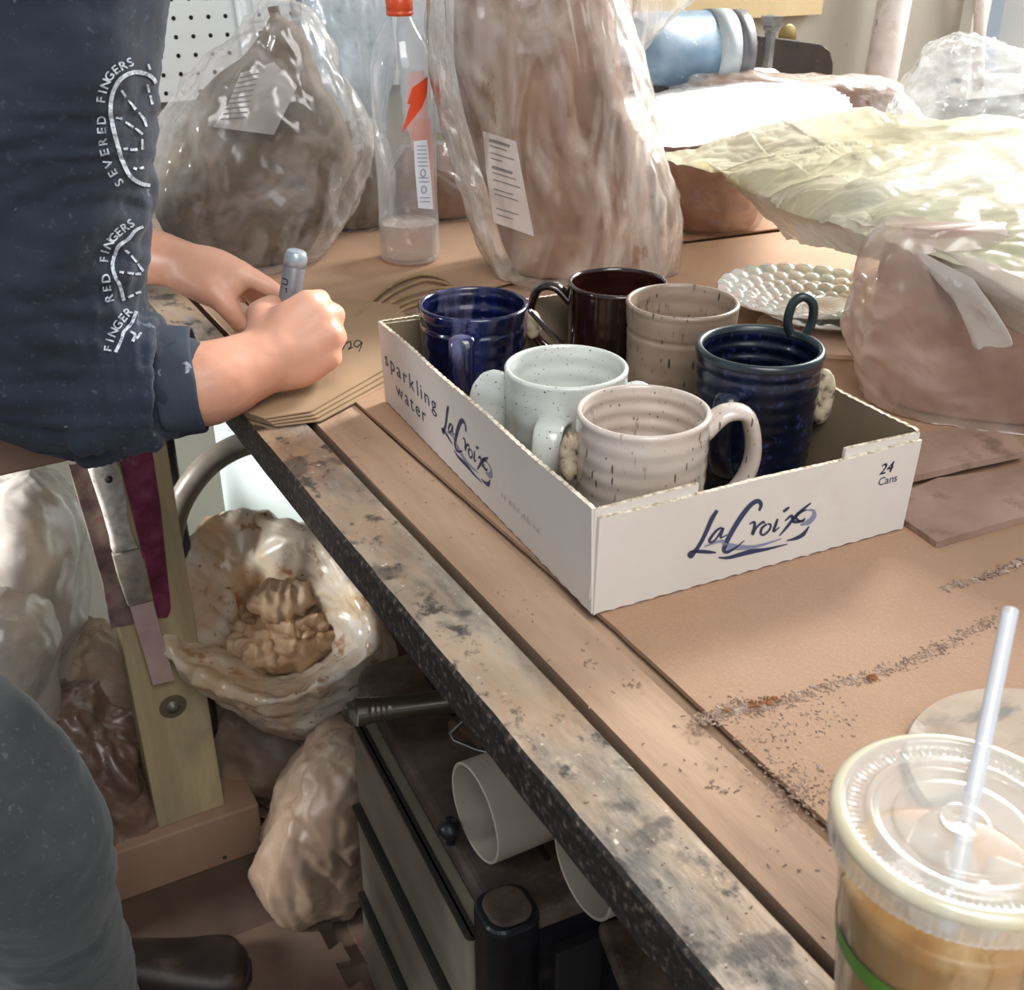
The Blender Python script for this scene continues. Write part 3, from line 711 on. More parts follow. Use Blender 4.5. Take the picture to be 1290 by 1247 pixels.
def handle(mg, xy, z0, H, R, az, reach, zt, zb, g, wid=.022, thk=.009, lift=.004, name='handle', up=0.0, label=None, r0=.97, drop=.5):
    d = np.array([math.cos(az), math.sin(az), 0]); c = np.array([xy[0], xy[1], z0])
    P = [c + d * R * (r0 - .04) + [0, 0, zt], c + d * (R + reach * .35) + [0, 0, zt + lift + up * .6], c + d * (R + reach * .8) + [0, 0, zt + lift * .4 + up], c + d * (R + reach) + [0, 0, zt - (zt - zb) * .3 + up * .5],
         c + d * (R + reach * .85) + [0, 0, zt - (zt - zb) * .62], c + d * (R + reach * .4) + [0, 0, zb + (zt - zb) * .12], c + d * R * (r0 - .10) + [0, 0, zb]]
    P = spline(P, 34); u = np.linspace(0, 1, 34)
    rad = 1 + .28 * np.abs(2 * u - 1) ** 3 - .05
    side = np.cross(d, [0, 0, 1.0])
    M().add(*tube(P, rad * .5, 22, ell=(wid, thk), up=side)).build(name, g, mg, label=label)
def lump(mg, c, d, wd, ht, th, g, name='ear', seed=0, amp=.0012, dent=0.0, f=60, label=None):
    """a flat modelled ear-like lug sticking out along d"""
    d = np.array(d, float); d /= np.linalg.norm(d); up = np.array([0, 0, 1.0]); s = np.cross(d, up)
    th_ = np.linspace(0, math.pi, 22)[1:-1]; ph = np.linspace(0, 2 * math.pi, 28, endpoint=False); V = []
    for a in th_:
        V.append(np.array(c) + up * (math.cos(a) * ht / 2) + math.sin(a) * (np.cos(ph)[:, None] * d * wd / 2 + np.sin(ph)[:, None] * s * th / 2))
    V = np.concatenate(V); F_ = grid_faces(20, 28) + [tuple(range(28))[::-1], tuple(range(19 * 28, 20 * 28))]
    N_ = normals(V, F_); V = V + N_ * (amp * fbm(V, f, 3, seed))[:, None]
    if dent:
        k = np.exp(-(((V - np.array(c)) @ d) / (wd * .25)) ** 2 - (((V - np.array(c)) @ up) / (ht * .3)) ** 2); sd = np.sign((V - np.array(c)) @ s)
        V = V - s * (dent * k * sd)[:, None]
    M().add(V, F_).build(name, g, mg, label=label)
AZC = math.atan2(-FH[1], -FH[0])           # azimuth towards the camera
AZR = math.atan2(RT[1], RT[0])             # azimuth towards image right
dirv = lambda az: np.array([math.cos(az), math.sin(az), 0.0])
xy = (.083, .066); H, R = .104, .0475
mg, z0 = mug(xy, H, R, g_speck, 'oatmeal mug with dark streaks at the near corner of the tray', .93, .0012, .0007, 8, seed=1)
handle(mg, xy, z0, H, R, AZR + .15, .037, H * .80, H * .14, g_speck, .020, .012, .010, up=.006)
lump(mg, np.array([*xy, z0]) + dirv(AZR + math.pi + .1) * (R + .004) + [0, 0, H * .66], dirv(AZR + math.pi + .1), .018, .040, .016, g_stone, seed=3, dent=.004, label='brown-edged ear-shaped lug')
xy = (.085, .174); H, R = .100, .0482
mg, z0 = mug(xy, H, R, g_white, 'white speckled mug with flat ear lugs, second along the left side of the tray', .9, .0015, .0004, 6, seed=2)
handle(mg, xy, z0, H, R, AZC - .22, .034, H * .72, H * .2, g_white, .023, .008, .004)
lump(mg, np.array([*xy, z0]) + dirv(AZR + math.pi) * (R + .008) + [0, 0, H * .66], dirv(AZR + math.pi - .2), .042, .060, .011, g_white, seed=5, dent=.003)
lump(mg, np.array([*xy, z0]) + dirv(AZR + .12) * (R + .008) + [0, 0, H * .70], dirv(AZR), .034, .026, .010, g_white, seed=6, dent=.003)
xy = (.087, .337); H, R = .104, .0490
mg, z0 = mug(xy, H, R, g_blue, 'glossy cobalt blue mug with paler drips at the far left corner of the tray', .88, .0, .0010, 7, seed=3, groove=((.86, .0015),))
handle(mg, xy, z0, H, R, AZC - .13, .020, H * .84, H * .15, g_blue, .023, .010, .002)
lump(mg, np.array([*xy, z0]) + dirv(AZR) * (R + .004) + [0, 0, H * .80], dirv(AZR), .016, .028, .012, g_stone, seed=8, label='small beige lug')
xy = (.236, .327); H, R = .104, .0475
mg, z0 = mug(xy, H, R, g_brown, 'glossy dark oxblood brown mug at the far right corner of the tray', .95, .0, .0003, 6, seed=4)
handle(mg, xy, z0, H, R, AZR + math.pi - .12, .036, H * .80, H * .22, g_brown, .018, .009, .010, up=.006)
xy = (.232, .222); H, R = .116, .0490
mg, z0 = mug(xy, H, R, g_tan, 'tall matt taupe mug with vertical dark flecks, middle of the right side of the tray', .96, -.002, .0004, 7, seed=5, groove=((.80, .0012),))
lump(mg, np.array([*xy, z0]) + dirv(AZR + .35) * (R + .001) + [0, 0, H * .80], dirv(AZR + .3), .014, .024, .012, g_tan, seed=9)
xy = (.2175, .102); H, R = .116, .0492
mg, z0 = mug(xy, H, R, g_navy, 'tall dark navy mug with a black rim and finger loop, right of the tray', .93, .0, .0009, 10, seed=6, rim=g_black, groove=((.90, .0012),))
handle(mg, xy, z0, H, R, AZC - .55, .022, H * .78, H * .2, g_navy, .019, .009, .003)
c0 = np.array([*xy, z0]) + dirv(AZR + .75) * (R + .002) + [0, 0, H - .008]
dd = dirv(AZR); P = [c0 + dd * (-.003), c0 + dd * (-.0095) + [0, 0, .014], c0 + dd * (-.007) + [0, 0, .030], c0 + dd * .001 + [0, 0, .0355], c0 + dd * .009 + [0, 0, .029], c0 + dd * .0095 + [0, 0, .013], c0 + dd * .002 + [0, 0, -.006]]
M().add(*tube(spline(P, 40), .0038, 14, cap='round')).build('finger_loop', g_black, mg, label='small black upright loop')
lump(mg, np.array([*xy, z0]) + dirv(AZR + .12) * (R + .006) + [0, 0, H * .60], dirv(AZR + .12), .022, .048, .022, g_stone, seed=11, dent=.005, label='pitted beige lug')
# slim steel tool standing between the cobalt mug and the taupe mug
a, b = pz(668, 392, TB + .104), pz(712, 440, TB + .06)
tagp(M().add(*tube([a, (a + b) / 2, b], [.0022, .003, .0034], 14, cap='round')).build('steel_tool', mat('polished_steel', '#b9bfc6', rough=.2, metal=1.0)), 'slim polished steel tool leaning beside the cobalt blue mug inside the tray', 'tool')

# ================================================================== things on the table
m_pet = mat('clear_bottle_plastic', '#dfe6ea', rough=.05, film=.10, spec=.9)
m_water = mat('still_water', '#d9c9ba', rough=.03, film=.22, spec=.8, tint='#efe2d6')
m_orange = mat('orange_plastic', '#d9552b', rough=.35)
m_bolt = mat('orange_bolt_print', [(0.3, '#d8431f'), (0.7, '#e45a30')], 20, rough=.4)
m_pink = mat('pale_pink_print', '#e9a79d', rough=.45, film=.45)
m_lab = mat('pale_label_print', '#dbe2ea', rough=.4)
m_grey = mat('grey_small_print', '#8791a2', rough=.5)
bc = pz(517, 328); bx, by = bc[0], bc[1]; BZ = T + .0012
top = pv(490, 2, bc)[2] - BZ
bot = empty('water_bottle', (bx, by, BZ), 'tall clear plastic water bottle with an orange cap and orange lightning bolt', 'bottle')
Rb = .0405
def zof(px, py): return pv(px, py, bc)[2] - BZ
top = zof(490, -2)
prof = [(.001, .006), (.014, .004), (.026, .0), (.034, .002), (Rb - .001, .010), (Rb - .0005, .05), (Rb - .0012, .07), (Rb - .0018, .10), (Rb - .0010, .13), (Rb - .0004, .17), (Rb, zof(500, 110)), (Rb - .0005, zof(500, 84)), (Rb - .0035, zof(498, 68)), (.0310, zof(497, 50)), (.0215, zof(495, 32)), (.0150, zof(494, 20)), (.0138, zof(493, 17)), (.0138, top - .012)]
P = spline(prof, 90); M().add(*lathe(P, (bx, by, BZ), 56)).build('bottle_body', m_pet, bot)
wl = zof(512, 278)
M().add(*lathe([(.001, .0068), (.026, .003), (Rb - .003, .011), (Rb - .0022, .05), (Rb - .0026, wl - .001), (Rb - .005, wl), (.001, wl)], (bx, by, BZ), 48)).build('water', m_water, bot)
M().add(*lathe([(.0152, top - .019), (.0166, top - .018), (.0166, top - .0145), (.0158, top - .014), (.0165, top - .013), (.0165, top + .001), (.0150, top + .003), (.001, top + .003)], (bx, by, BZ), 48)).build('cap', m_orange, bot)
def on_bottle(px, py, off=.0006):
    """point on the bottle wall seen at a pixel"""
    r = ray(px, py); o = CAM - np.array([bx, by, 0]); a = r[0] ** 2 + r[1] ** 2; b_ = 2 * (o[0] * r[0] + o[1] * r[1]); Rr = Rb + off
    D = b_ * b_ - 4 * a * (o[0] ** 2 + o[1] ** 2 - Rr * Rr); t = (-b_ - math.sqrt(max(D, 0))) / (2 * a); return CAM + r * t
def poly_sub(poly, n=10):
    """2-D polygon -> fan grid between its left and right chains"""
    return poly
def strip(left, right, q, fn, n=24, k=8):
    Lf, Rg = spline(left, n), spline(right, n); V = []
    for a, b in zip(Lf, Rg):
        for t in np.linspace(0, 1, k): V.append(fn(*(a * (1 - t) + b * t)))
    q.add(V, grid_faces(n, k, False))
def lstrip(left, right, q, fn, n=24, k=8):
    u = np.linspace(0, 1, n)
    def li(p): p = np.array(p, float); return np.stack([np.interp(u, np.linspace(0, 1, len(p)), p[:, i]) for i in (0, 1)], 1)
    V = []
    for a, b in zip(li(left), li(right)):
        for t in np.linspace(0, 1, k): V.append(fn(*(a * (1 - t) + b * t)))
    q.add(V, grid_faces(n, k, False))
q = M(); strip([(514, 92), (512, 120), (514, 160), (520, 190)], [(534, 88), (538, 120), (540, 160), (542, 185)], q, lambda a, b: on_bottle(a, b, .0003)); strip([(519, 150), (522, 180), (524, 230)], [(542, 150), (545, 180), (548, 265)], q, lambda a, b: on_bottle(a, b, .0003))
q.build('pink_print', m_pink, bot, label='pale pink printed band')
q = M(); lstrip([(519, 111), (513, 131), (517, 131), (506, 167)], [(539, 96), (538, 118), (532, 135), (507, 167)], q, lambda a, b: on_bottle(a, b, .0009), n=40)
q.build('lightning_bolt', m_bolt, bot, label='orange lightning bolt print')
q = M(); strip([(521, 178), (523, 215), (527, 262)], [(538, 176), (542, 215), (546, 264)], q, lambda a, b: on_bottle(a, b, .0012)); q.build('label', m_lab, bot)
q = M()
for yy in list(range(184, 258, 5)):
    if 212 < yy < 224 or 232 < yy < 245: continue
    V, F_ = ribbon([(525 + (yy - 180) * .05, yy), (537 + (yy - 180) * .07, yy)], [1.1, 1.1], 5); q.add([on_bottle(a, b, .0016) for a, b in V], F_)
for yy in (218, 239):
    th = np.linspace(0, 6.283, 14); V, F_ = ribbon(np.stack([533 + 3 * np.cos(th) + (yy - 218) * .05, yy + 4.5 * np.sin(th)], 1), [1.4, 1.4], 26); q.add([on_bottle(a, b, .0016) for a, b in V], F_)
q.build('label_print', m_grey, bot)

# ---------------------------------------------------------------- bags of clay
m_clay = mat('wrapped_brown_clay', [(0.3, '#6c5140'), (0.5, '#876955'), (0.7, '#a3836c')], 7, 6, rough=.7, layers=[('noise', 20, .56, .7, '#4b352a', .5, (1, 1, .4))])
m_greyclay = mat('wrapped_grey_brown_clay', [(0.3, '#4f453b'), (0.5, '#6e6152'), (0.7, '#8a7b69')], 7, 6, rough=.7, layers=[('noise', 6, .5, .62, '#3a332c', .6, (1, 1, 1))])
m_film = mat('milky_plastic_film', [(0.3, '#e4ddd6'), (0.7, '#f8f5f2')], 11, 5, rough=.2, film=.06, filmvar=.14, spec=.9, gloss=.16, translucent=.25, ridge=.8, rscale=6, rfilm=.7, rdist=.012)
m_filmd = mat('clay_smeared_film', [(0.3, '#b99a80'), (0.45, '#e0d2c4'), (0.7, '#f6f1ec')], 9, 7, rough=.22, gloss=.18, film=.26, filmvar=.32, spec=.9, translucent=.25, dist=1.5, ridge=1.0, rscale=7, rfilm=.7, rdist=.012, stretch=(1, 1, .45),
              layers=[('noise', 28, .60, .68, '#8a5a34', .8, (1, 1, .6))])
m_filmclear = mat('clear_crinkled_film', '#e8eef0', rough=.12, film=.14, filmvar=.12, spec=.9, scale=14, ridge=1.0, rscale=12, rfilm=.8, translucent=.3, rdist=.008)
m_labelp = mat('white_paper_label', '#b9aea6', rough=.6)
m_ink2 = mat('grey_label_ink', '#75706f', rough=.6)
def claybag(rows, base, label, film=m_film, core=m_clay, seed=1, amp=.010, f=9, st=(1, 1, 1), big=.012, inset=.010, name='clay_bag', cat='bag', group=None, zf=T + .002, ncore=True, m=150, nr=110, coreamp=.5):
    b = empty(name, (base[0], base[1], zf), label, cat, group)
    V, F_ = loft(rows, base, nr, m, amp, f, seed, 4, st, big, 5.0, flat=zf); M().add(V, F_).build('plastic_film', film, b)
    if ncore:
        V2, F2 = loft(rows, base, 50, 72, amp * coreamp, f, seed, 2, st, big, 5.0, inset=inset, flat=zf + .002); M().add(V2, F2).build('clay_block', core, b)
    return b, V, F_
tb = pz(735, 338)
b, VT, FT = claybag([(-150, 548, 770, .075, .6), (-60, 548, 775, .080, .6), (0, 552, 782, .085, .6), (60, 552, 795, .088, .6), (120, 560, 802, .09, .6), (180, 572, 820, .09, .6), (240, 594, 834, .09, .6), (300, 612, 840, .088, .6), (335, 630, 838, .085, .6), (352, 650, 825, .07, .6)],
              tb, 'tall clay-smeared plastic bag of clay with a paper label behind the mug tray', film=m_filmd, seed=3, amp=.034, f=8, st=(1, 1, .22), big=.012, inset=.022, coreamp=.35)
bvh = BVHTree.FromPolygons([tuple(v) for v in VT], [f for f in FT if len(f) in (3, 4)])
def hit(px, py, off=.001, tree=None, maxd=5):
    r = ray(px, py); r = r / np.linalg.norm(r); h = (tree or bvh).ray_cast(tuple(CAM), tuple(r), maxd)
    return (np.array(h[0]) - r * off) if h[0] is not None else None
lab0 = hit(640, 230, .004)
def labpt(px, py, off=0.0):
    h = hit(px, py, .0022 + off); return h if h is not None else pv(px, py, lab0)
q = M(); lstrip([(608, 165), (612, 215), (622, 280)], [(650, 178), (660, 232), (673, 298)], q, labpt, n=34, k=18); 
o = q.build('paper_label', m_labelp, b)
q = M(); r = np.random.default_rng(8)
for i, yy in enumerate([176, 183, 192, 199, 210, 217, 226, 238, 244, 262, 270]):
    t = (yy - 165) / 115; xl = 612 + 12 * t; ln = [26, 22, 30, 14, 26, 30, 34, 24, 30, 28, 20][i]
    V, F_ = ribbon([(xl + 3, yy), (xl + 3 + ln, yy + ln * .31)], [3.6 if i in (0, 4) else 1.2] * 2, 12); q.add([labpt(a, c, .0006) for a, c in V], F_)
q.build('label_print', m_ink2, b)

lb = pz(320, 322)
bL, VL, FL_ = claybag([(8, 338, 350, .012, 1), (22, 322, 372, .03, .9), (50, 300, 402, .05, .85), (100, 256, 430, .07, .85), (150, 215, 456, .085, .8), (200, 185, 462, .09, .8), (250, 175, 448, .09, .8), (290, 185, 425, .09, .8), (320, 205, 392, .08, .8), (338, 240, 360, .06, .8)],
        lb, 'large knotted milky plastic bag of grey-brown clay behind the hands', core=m_greyclay, seed=9, amp=.034, f=6, big=.016, st=(1, 1, .7), inset=.026, coreamp=.4)
bvh2 = BVHTree.FromPolygons([tuple(v) for v in VL], [f for f in FL_ if len(f) in (3, 4)])
def lp2(px, py, off=0.0):
    h = hit(px, py, .0016 + off, bvh2); return h if h is not None else pv(px, py, lb, -.05)
q = M(); lstrip([(303, 92), (288, 130), (268, 160)], [(345, 78), (375, 108), (345, 170)], q, lp2, n=30, k=22)
q.build('faint_label', mat('faint_printed_label', '#d8cfc8', rough=.4, film=.35), bL, label='faint translucent printed label')
q = M()
for i in range(9):
    V, F_ = ribbon([(302 - i * 3, 98 + i * 6.5), (326 - i * 2, 92 + i * 7)], [1.4, 1.4], 10); q.add([lp2(a, c, .0006) for a, c in V], F_)
q.build('label_print', m_ink2, bL)
claybag([(150, 425, 470, .02, 1), (180, 410, 490, .04, .9), (220, 402, 500, .05, .85), (260, 398, 498, .05, .85), (284, 405, 490, .045, .85)],
        pz(445, 283), 'small grey-brown clay bag between the large knotted bag and the bottle', core=m_greyclay, seed=12, amp=.010, f=12, inset=.008)
claybag([(180, 500, 560, .03, 1), (215, 480, 590, .05, .85), (250, 470, 610, .05, .85), (272, 480, 600, .045, .85)],
        pz(540, 272), 'pale plastic-wrapped lump of clay directly behind the water bottle', core=m_clay, seed=15, amp=.010, f=12, inset=.008)
# pale plastic bags hanging behind the bottle
m_bluefilm = mat('pale_blue_plastic', [(0.3, '#bccbd2'), (0.7, '#e2eaee')], 8, rough=.25, film=.60, filmvar=.2, translucent=.3, bump=.5, bscale=20, bdist=.006)
m_whitefilm = mat('white_plastic_sheet', [(0.3, '#dfe3e6'), (0.7, '#f2f4f5')], 8, rough=.3, film=.85, translucent=.3, bump=.4, bscale=20, bdist=.006)
hb = pz(445, 230)
q = M(); q.add(*loft([(-90, 400, 470, .03, 1), (-20, 385, 480, .04, .9), (60, 382, 490, .05, .9), (120, 400, 480, .05, .9), (175, 415, 478, .04, .9)], (.32, 1.16, T), 60, 80, .016, 9, 21, 4, (1, 1, .3), .01))
tagp(q.build('plastic_bag', m_bluefilm), 'pale blue plastic bag hanging behind the large knotted bag and bottle', 'bag')
q = M(); q.add(*loft([(-90, 500, 640, .02, .6), (0, 500, 640, .025, .6), (60, 500, 640, .03, .6), (110, 505, 640, .03, .6), (165, 510, 640, .02, .6)], (.42, 1.17, T), 60, 80, .006, 14, 25, 4, (1, 1, 2), .004))
tagp(q.build('plastic_bag', m_whitefilm), 'white ribbed plastic bag between the bottle cap and the tall clay bag', 'bag')
q = M(); q.add(*loft([(-90, 740, 930, .05, .9), (-20, 752, 885, .05, .9), (30, 770, 835, .04, .9), (70, 785, 802, .015, .9)], pz(790, 250), 50, 70, .012, 10, 28, 4, (1, 1, .5), .01))
tagp(q.build('plastic_bag', m_filmd), 'dangling smeared plastic bag corner to the right of the tall clay bag', 'bag')

# brown bag of clay on the table, further right
claybag([(178, 800, 935, .05, .9), (205, 790, 950, .065, .85), (240, 795, 962, .07, .8), (270, 815, 955, .065, .8), (288, 835, 930, .05, .8)],
        pz(878, 283), 'red-brown bag of clay lying under the bright white paper', film=mat('thin_brown_film', [(0.3, '#b98f78'), (0.7, '#d8b9a5')], 11, rough=.2, film=.22, filmvar=.15, spec=.8), core=mat('wrapped_red_clay', [(0.3, '#7c5341'), (0.7, '#a97c66')], 9, rough=.6), seed=31, amp=.013, f=10, inset=.006)
claybag([(90, 800, 890, .05, .9), (104, 792, 1100, .05, .8), (125, 790, 1135, .06, .8), (150, 790, 1160, .07, .8), (200, 800, 1180, .08, .8), (235, 830, 1160, .08, .8)],
        pz(980, 232), 'wide smeared bag of clay under the crumpled white and cream sheets', film=m_filmd, seed=35, amp=.016, f=8, inset=.012)
claybag([(285, 1120, 1480, .05, .9), (315, 1098, 1520, .072, .8), (370, 1084, 1540, .082, .75), (440, 1080, 1550, .084, .75), (490, 1088, 1550, .084, .75), (520, 1105, 1540, .075, .75), (535, 1150, 1520, .06, .75)],
        pz(1325, 500), 'large pink-brown clay bag in milky film beside the flat clay boards', film=mat('pinkish_milky_film', [(0.3, '#c9a896'), (0.7, '#e6d6cb')], 7, rough=.28, film=.36, filmvar=.15, spec=.7, gloss=.25, translucent=.25, ridge=.5, rscale=6, rfilm=.5, rdist=.010),
        core=mat('wrapped_pink_clay', [(0.3, '#8f6c5a'), (0.7, '#b59280')], 6, rough=.7), seed=41, amp=.030, f=5, inset=.016, big=.010)

# crumpled sheets
m_paper = mat('bright_white_paper', [(0.3, '#f1f1ee'), (0.7, '#fbfbf9')], 6, rough=.5, translucent=.25, ridge=.5, rscale=9, rdist=.008)
m_cream = mat('cream_plastic_sheet', [(0.3, '#cfc9a4'), (0.5, '#dcd8bf'), (0.7, '#e6e4da')], 3.5, 5, rough=.22, translucent=.45, spec=.9, ridge=.35, rscale=7, rdist=.008, coat=.4)
m_flap = mat('grey_white_plastic', [(0.3, '#cfc4b9'), (0.7, '#e6e0d9')], 5, 5, rough=.3, film=.72, filmvar=.1, translucent=.4, ridge=.7, rscale=9, rdist=.008)
q = M().add(*sheet([[(795, 112, 1.86), (860, 96, 1.9), (950, 84, 1.9), (1045, 104, 1.85)], [(785, 125, 1.72), (860, 118, 1.74), (960, 112, 1.74), (1065, 120, 1.7)], [(795, 158, 1.56), (870, 152, 1.58), (960, 145, 1.56), (1080, 138, 1.52)], [(824, 188, 1.45), (900, 178, 1.45), (985, 160, 1.43), (1110, 148, 1.4)]], 80, 110, .010, 9, 51, edge=.004))
tagp(q.build('paper_sheet', m_paper), 'bright white crumpled paper spread over the clay bags at the back', 'paper')
q = M().add(*sheet([[(826, 186, 1.44), (900, 172, 1.44), (985, 146, 1.43), (1120, 136, 1.40), (1560, 170, 1.25)], [(850, 196, 1.41), (930, 194, 1.36), (1020, 184, 1.29), (1150, 190, 1.20), (1560, 230, 1.02)],
                    [(890, 215, 1.37), (955, 222, 1.27), (1040, 228, 1.16), (1165, 250, 1.04), (1560, 300, .90)], [(930, 240, 1.32), (990, 266, 1.18), (1065, 280, 1.06), (1175, 312, .95), (1560, 400, .82)]], 150, 240, .040, 4, 55, 4, edge=.003, warp=.9))
tagp(q.build('plastic_sheet', m_cream), 'wrinkled shiny cream plastic sheet draped over the bags at right', 'plastic sheet')
q = M().add(*sheet([[(920, 234, 1.33), (1000, 264, 1.19), (1080, 280, 1.065), (1180, 314, .955), (1500, 420, .80)], [(945, 262, 1.33), (1020, 290, 1.18), (1100, 306, 1.06), (1190, 350, .955), (1500, 470, .81)],
                    [(985, 303, 1.34), (1045, 316, 1.20), (1112, 334, 1.085), (1205, 385, .97), (1500, 520, .82)]], 80, 170, .014, 7, 61, 4, edge=.003))
tagp(q.build('plastic_sheet', m_flap), 'greyish translucent plastic flap hanging below the cream sheet', 'plastic sheet')
q = M().add(*sheet([[(1150, 312, .965), (1185, 330, .95), (1225, 350, .93)], [(1175, 350, .955), (1212, 368, .935), (1258, 398, .91)], [(1205, 388, .945), (1238, 410, .925), (1275, 434, .90)], [(1225, 438, .94), (1232, 441, .93), (1240, 438, .925)]], 40, 30, .006, 12, 63, 3))
tagp(q.build('plastic_sheet', m_flap), 'small pointed flap of plastic hanging in front of the pink-brown bag', 'plastic sheet')
q = M(); q.add(*loft([(46, 1205, 1235, .02, 1), (60, 1180, 1262, .05, .9), (85, 1160, 1300, .07, .9), (115, 1140, 1330, .08, .85), (150, 1128, 1345, .09, .85), (185, 1130, 1340, .08, .85)], pz(1230, 330), 70, 130, .022, 10, 71, 4, (1, 1, 1), .008))
tagp(q.build('plastic_bag', m_filmclear), 'puffed clear crinkled plastic bag on top of the cream sheet at right', 'bag')

# ---------------------------------------------------------------- pump with blue-wrapped barrel
m_blue = mat('faded_blue_plastic', [(0.3, '#3d5060'), (0.5, '#566b7c'), (0.7, '#84929e')], 8, 6, rough=.35, layers=[('noise', 30, .6, .7, '#d9e0e4', .6, (1, 1, 1))])
m_wband = mat('white_tape', '#8d9496', rough=.4)
m_blk = mat('black_enamel', [(0.3, '#221c18'), (0.7, '#3b322c')], 14, rough=.4, layers=[('noise', 40, .62, .68, '#b59a76', .6, (1, 1, 1))])
m_steel = mat('dull_steel', [(0.3, '#8c8d8a'), (0.7, '#b3b4b1')], 30, rough=.35, metal=.9)
Y0 = 1.06; pn = np.array([0, 1.0, 0])
A = pplane(790, 68, (0, Y0, 0), pn); B = pplane(958, 68, (0, Y0 - .05, 0), pn); B[2] = A[2]
pump = empty('clay_mixer', (A[0] + .12, Y0, T + .002), 'blue horizontal barrel with a black end collar and black side plate at the back', 'machine')
ax = (B - A) / np.linalg.norm(B - A); rr_ = .062
M().add(*tube([A - ax * .1, A + ax * (np.linalg.norm(B - A) * .62)], rr_, 48)).build('barrel', m_blue, pump)
L_ = np.linalg.norm(B - A) * .84
M().add(*tube([A + ax * L_ * .68, A + ax * L_ * .86], rr_ * 1.03, 48)).build('white_band', m_wband, pump)
M().add(*tube([A + ax * L_ * .85, A + ax * L_ * .99, A + ax * L_ * 1.0], [rr_ * 1.0, rr_ * 1.0, rr_ * .6], 48)).build('end_collar', mat('grey_collar', '#504f52', rough=.4), pump)
V = [pplane(*p, (0, Y0 + .0, 0), pn) for p in [(868, 22), (960, 45), (1035, 55), (1046, 64), (1050, 80), (1046, 150), (960, 150), (868, 150)]]
k = len(V); V2 = [v + [0, .008, 0] for v in V]
bevel(M().add(V + V2, [tuple(range(k)), tuple(range(k, 2 * k))[::-1]] + [(i, (i + 1) % k, k + (i + 1) % k, k + i) for i in range(k)]).build('side_plate', m_blk, pump, smooth=False), .002)
bt = pplane(970, 48, (0, Y0 - .06, 0), pn)
M().add(*lathe([(.001, -.045), (.009, -.045), (.009, .01), (.013, .012), (.013, .018), (.018, .02), (.018, .034), (.001, .036)], bt, 6)).build('bolt', m_steel, pump, smooth=False)
M().add(*lathe([(.001, -.003), (.018, -.003), (.021, .0), (.018, .003), (.001, .003)], pplane(992, 46, (0, Y0 + .02, 0), pn), 30, axis=(0, 1, 0))).build('brass_washer', mat('brass_yellow', '#7d6a35', rough=.5, metal=.4), pump)
for s in (.15, .8):
    c = A + ax * L_ * s; M().add(*box((c[0] - .02, c[1] - .045, T + .002), (c[0] + .02, c[1] + .045, c[2] - .045))).build('foot', m_blk, pump, smooth=False)

# ---------------------------------------------------------------- glass plates on a painted board
m_glass = mat('pearly_pressed_glass', [(0.35, '#c9dcd2'), (0.5, '#f0f1ec'), (0.65, '#f3ddd0')], 22, rough=.06, film=.72, spec=1.0, coat=.6, fgain=.2)
def plate(c, R, label, z, seed):
    """pressed glass plate: a pinwheel star in the well, rows of round bubbles on the rim"""
    nr, nt = 90, 240; rr = np.linspace(0.001, 1, nr); th = np.linspace(0, 2 * math.pi, nt, endpoint=False)
    RR, TH_ = np.meshgrid(rr, th, indexing='ij')
    zz = .003 + .016 * np.clip((RR - .52) / .48, 0, 1) ** 1.1
    star = .0012 * np.abs(np.cos(TH_ * 14)) * ((RR > .08) & (RR < .46)) * np.sin(np.clip((RR - .08) / .38, 0, 1) * math.pi) ** .5
    bub = np.zeros_like(RR); nb = 26
    for i, (r0, rs) in enumerate(((.61, .066), (.76, .082), (.92, .095))):
        ph = (TH_ * nb / (2 * math.pi) + .5 * (i % 2)) % 1 - .5
        d2 = ((RR - r0) / rs) ** 2 + (ph * 2 * math.pi / nb * r0 / rs * .92) ** 2; bub = np.maximum(bub, np.sqrt(np.clip(1 - d2, 0, 1)) * .0042)
    ring = .0015 * np.exp(-((RR - .50) / .012) ** 2)
    top_ = zz + star + bub + ring; sc = 1 - .012 * (1 - np.abs(np.cos(TH_ * nb / 2))) * (RR > .93)
    X = c[0] + R * RR * sc * np.cos(TH_); Y = c[1] + R * RR * sc * np.sin(TH_)
    V = np.stack([X, Y, z + top_], 2).reshape(-1, 3); V2 = np.stack([X, Y, z + zz - .0028], 2).reshape(-1, 3); n = len(V)
    F_ = grid_faces(nr, nt); F2 = [tuple(i + n for i in f[::-1]) for f in F_]; o = (nr - 1) * nt
    F3 = [(o + j, o + (j + 1) % nt, n + o + (j + 1) % nt, n + o + j) for j in range(nt)]
    return tagp(M().add(np.r_[V, V2], F_ + F2 + F3 + [tuple(range(nt))[::-1]]).build('glass_plate', m_glass), label, 'plate', 'stacked pressed glass plates')
zb = T + .0012
m_palette = mat('paint_stained_board', [(0.3, '#c09a86'), (0.55, '#d6b7a3'), (0.75, '#e0cbbb')], 7, rough=.7, layers=[('noise', 13, .56, .62, '#6f8a5a', .8, (1, 1, 1)), ('noise', 17, .60, .66, '#c9d3d6', .8, (1, 1, 1))])
c0 = pz(1020, 398)
V = [(c0[0] + .098 * math.cos(a) * (1 + .0 * a), c0[1] + .098 * math.sin(a)) for a in np.linspace(0, 6.2832, 60, endpoint=False)]
c1 = pz(1050, 420)
V = [(c1[0] + .085 * math.cos(a), c1[1] + .085 * math.sin(a)) for a in np.linspace(0, 6.2832, 60, endpoint=False)]
tagp(M().add(*prism(V, zb, zb + .005)).build('stained_board', m_palette, smooth=False), 'round pinkish board with green paint stains under the glass plates', 'board')
c2 = pz(1040, 400, T + .01)
plate(c2, .078, 'lower smaller pressed glass plate, partly hidden by the plate stacked on it', zb + .0052, 1)
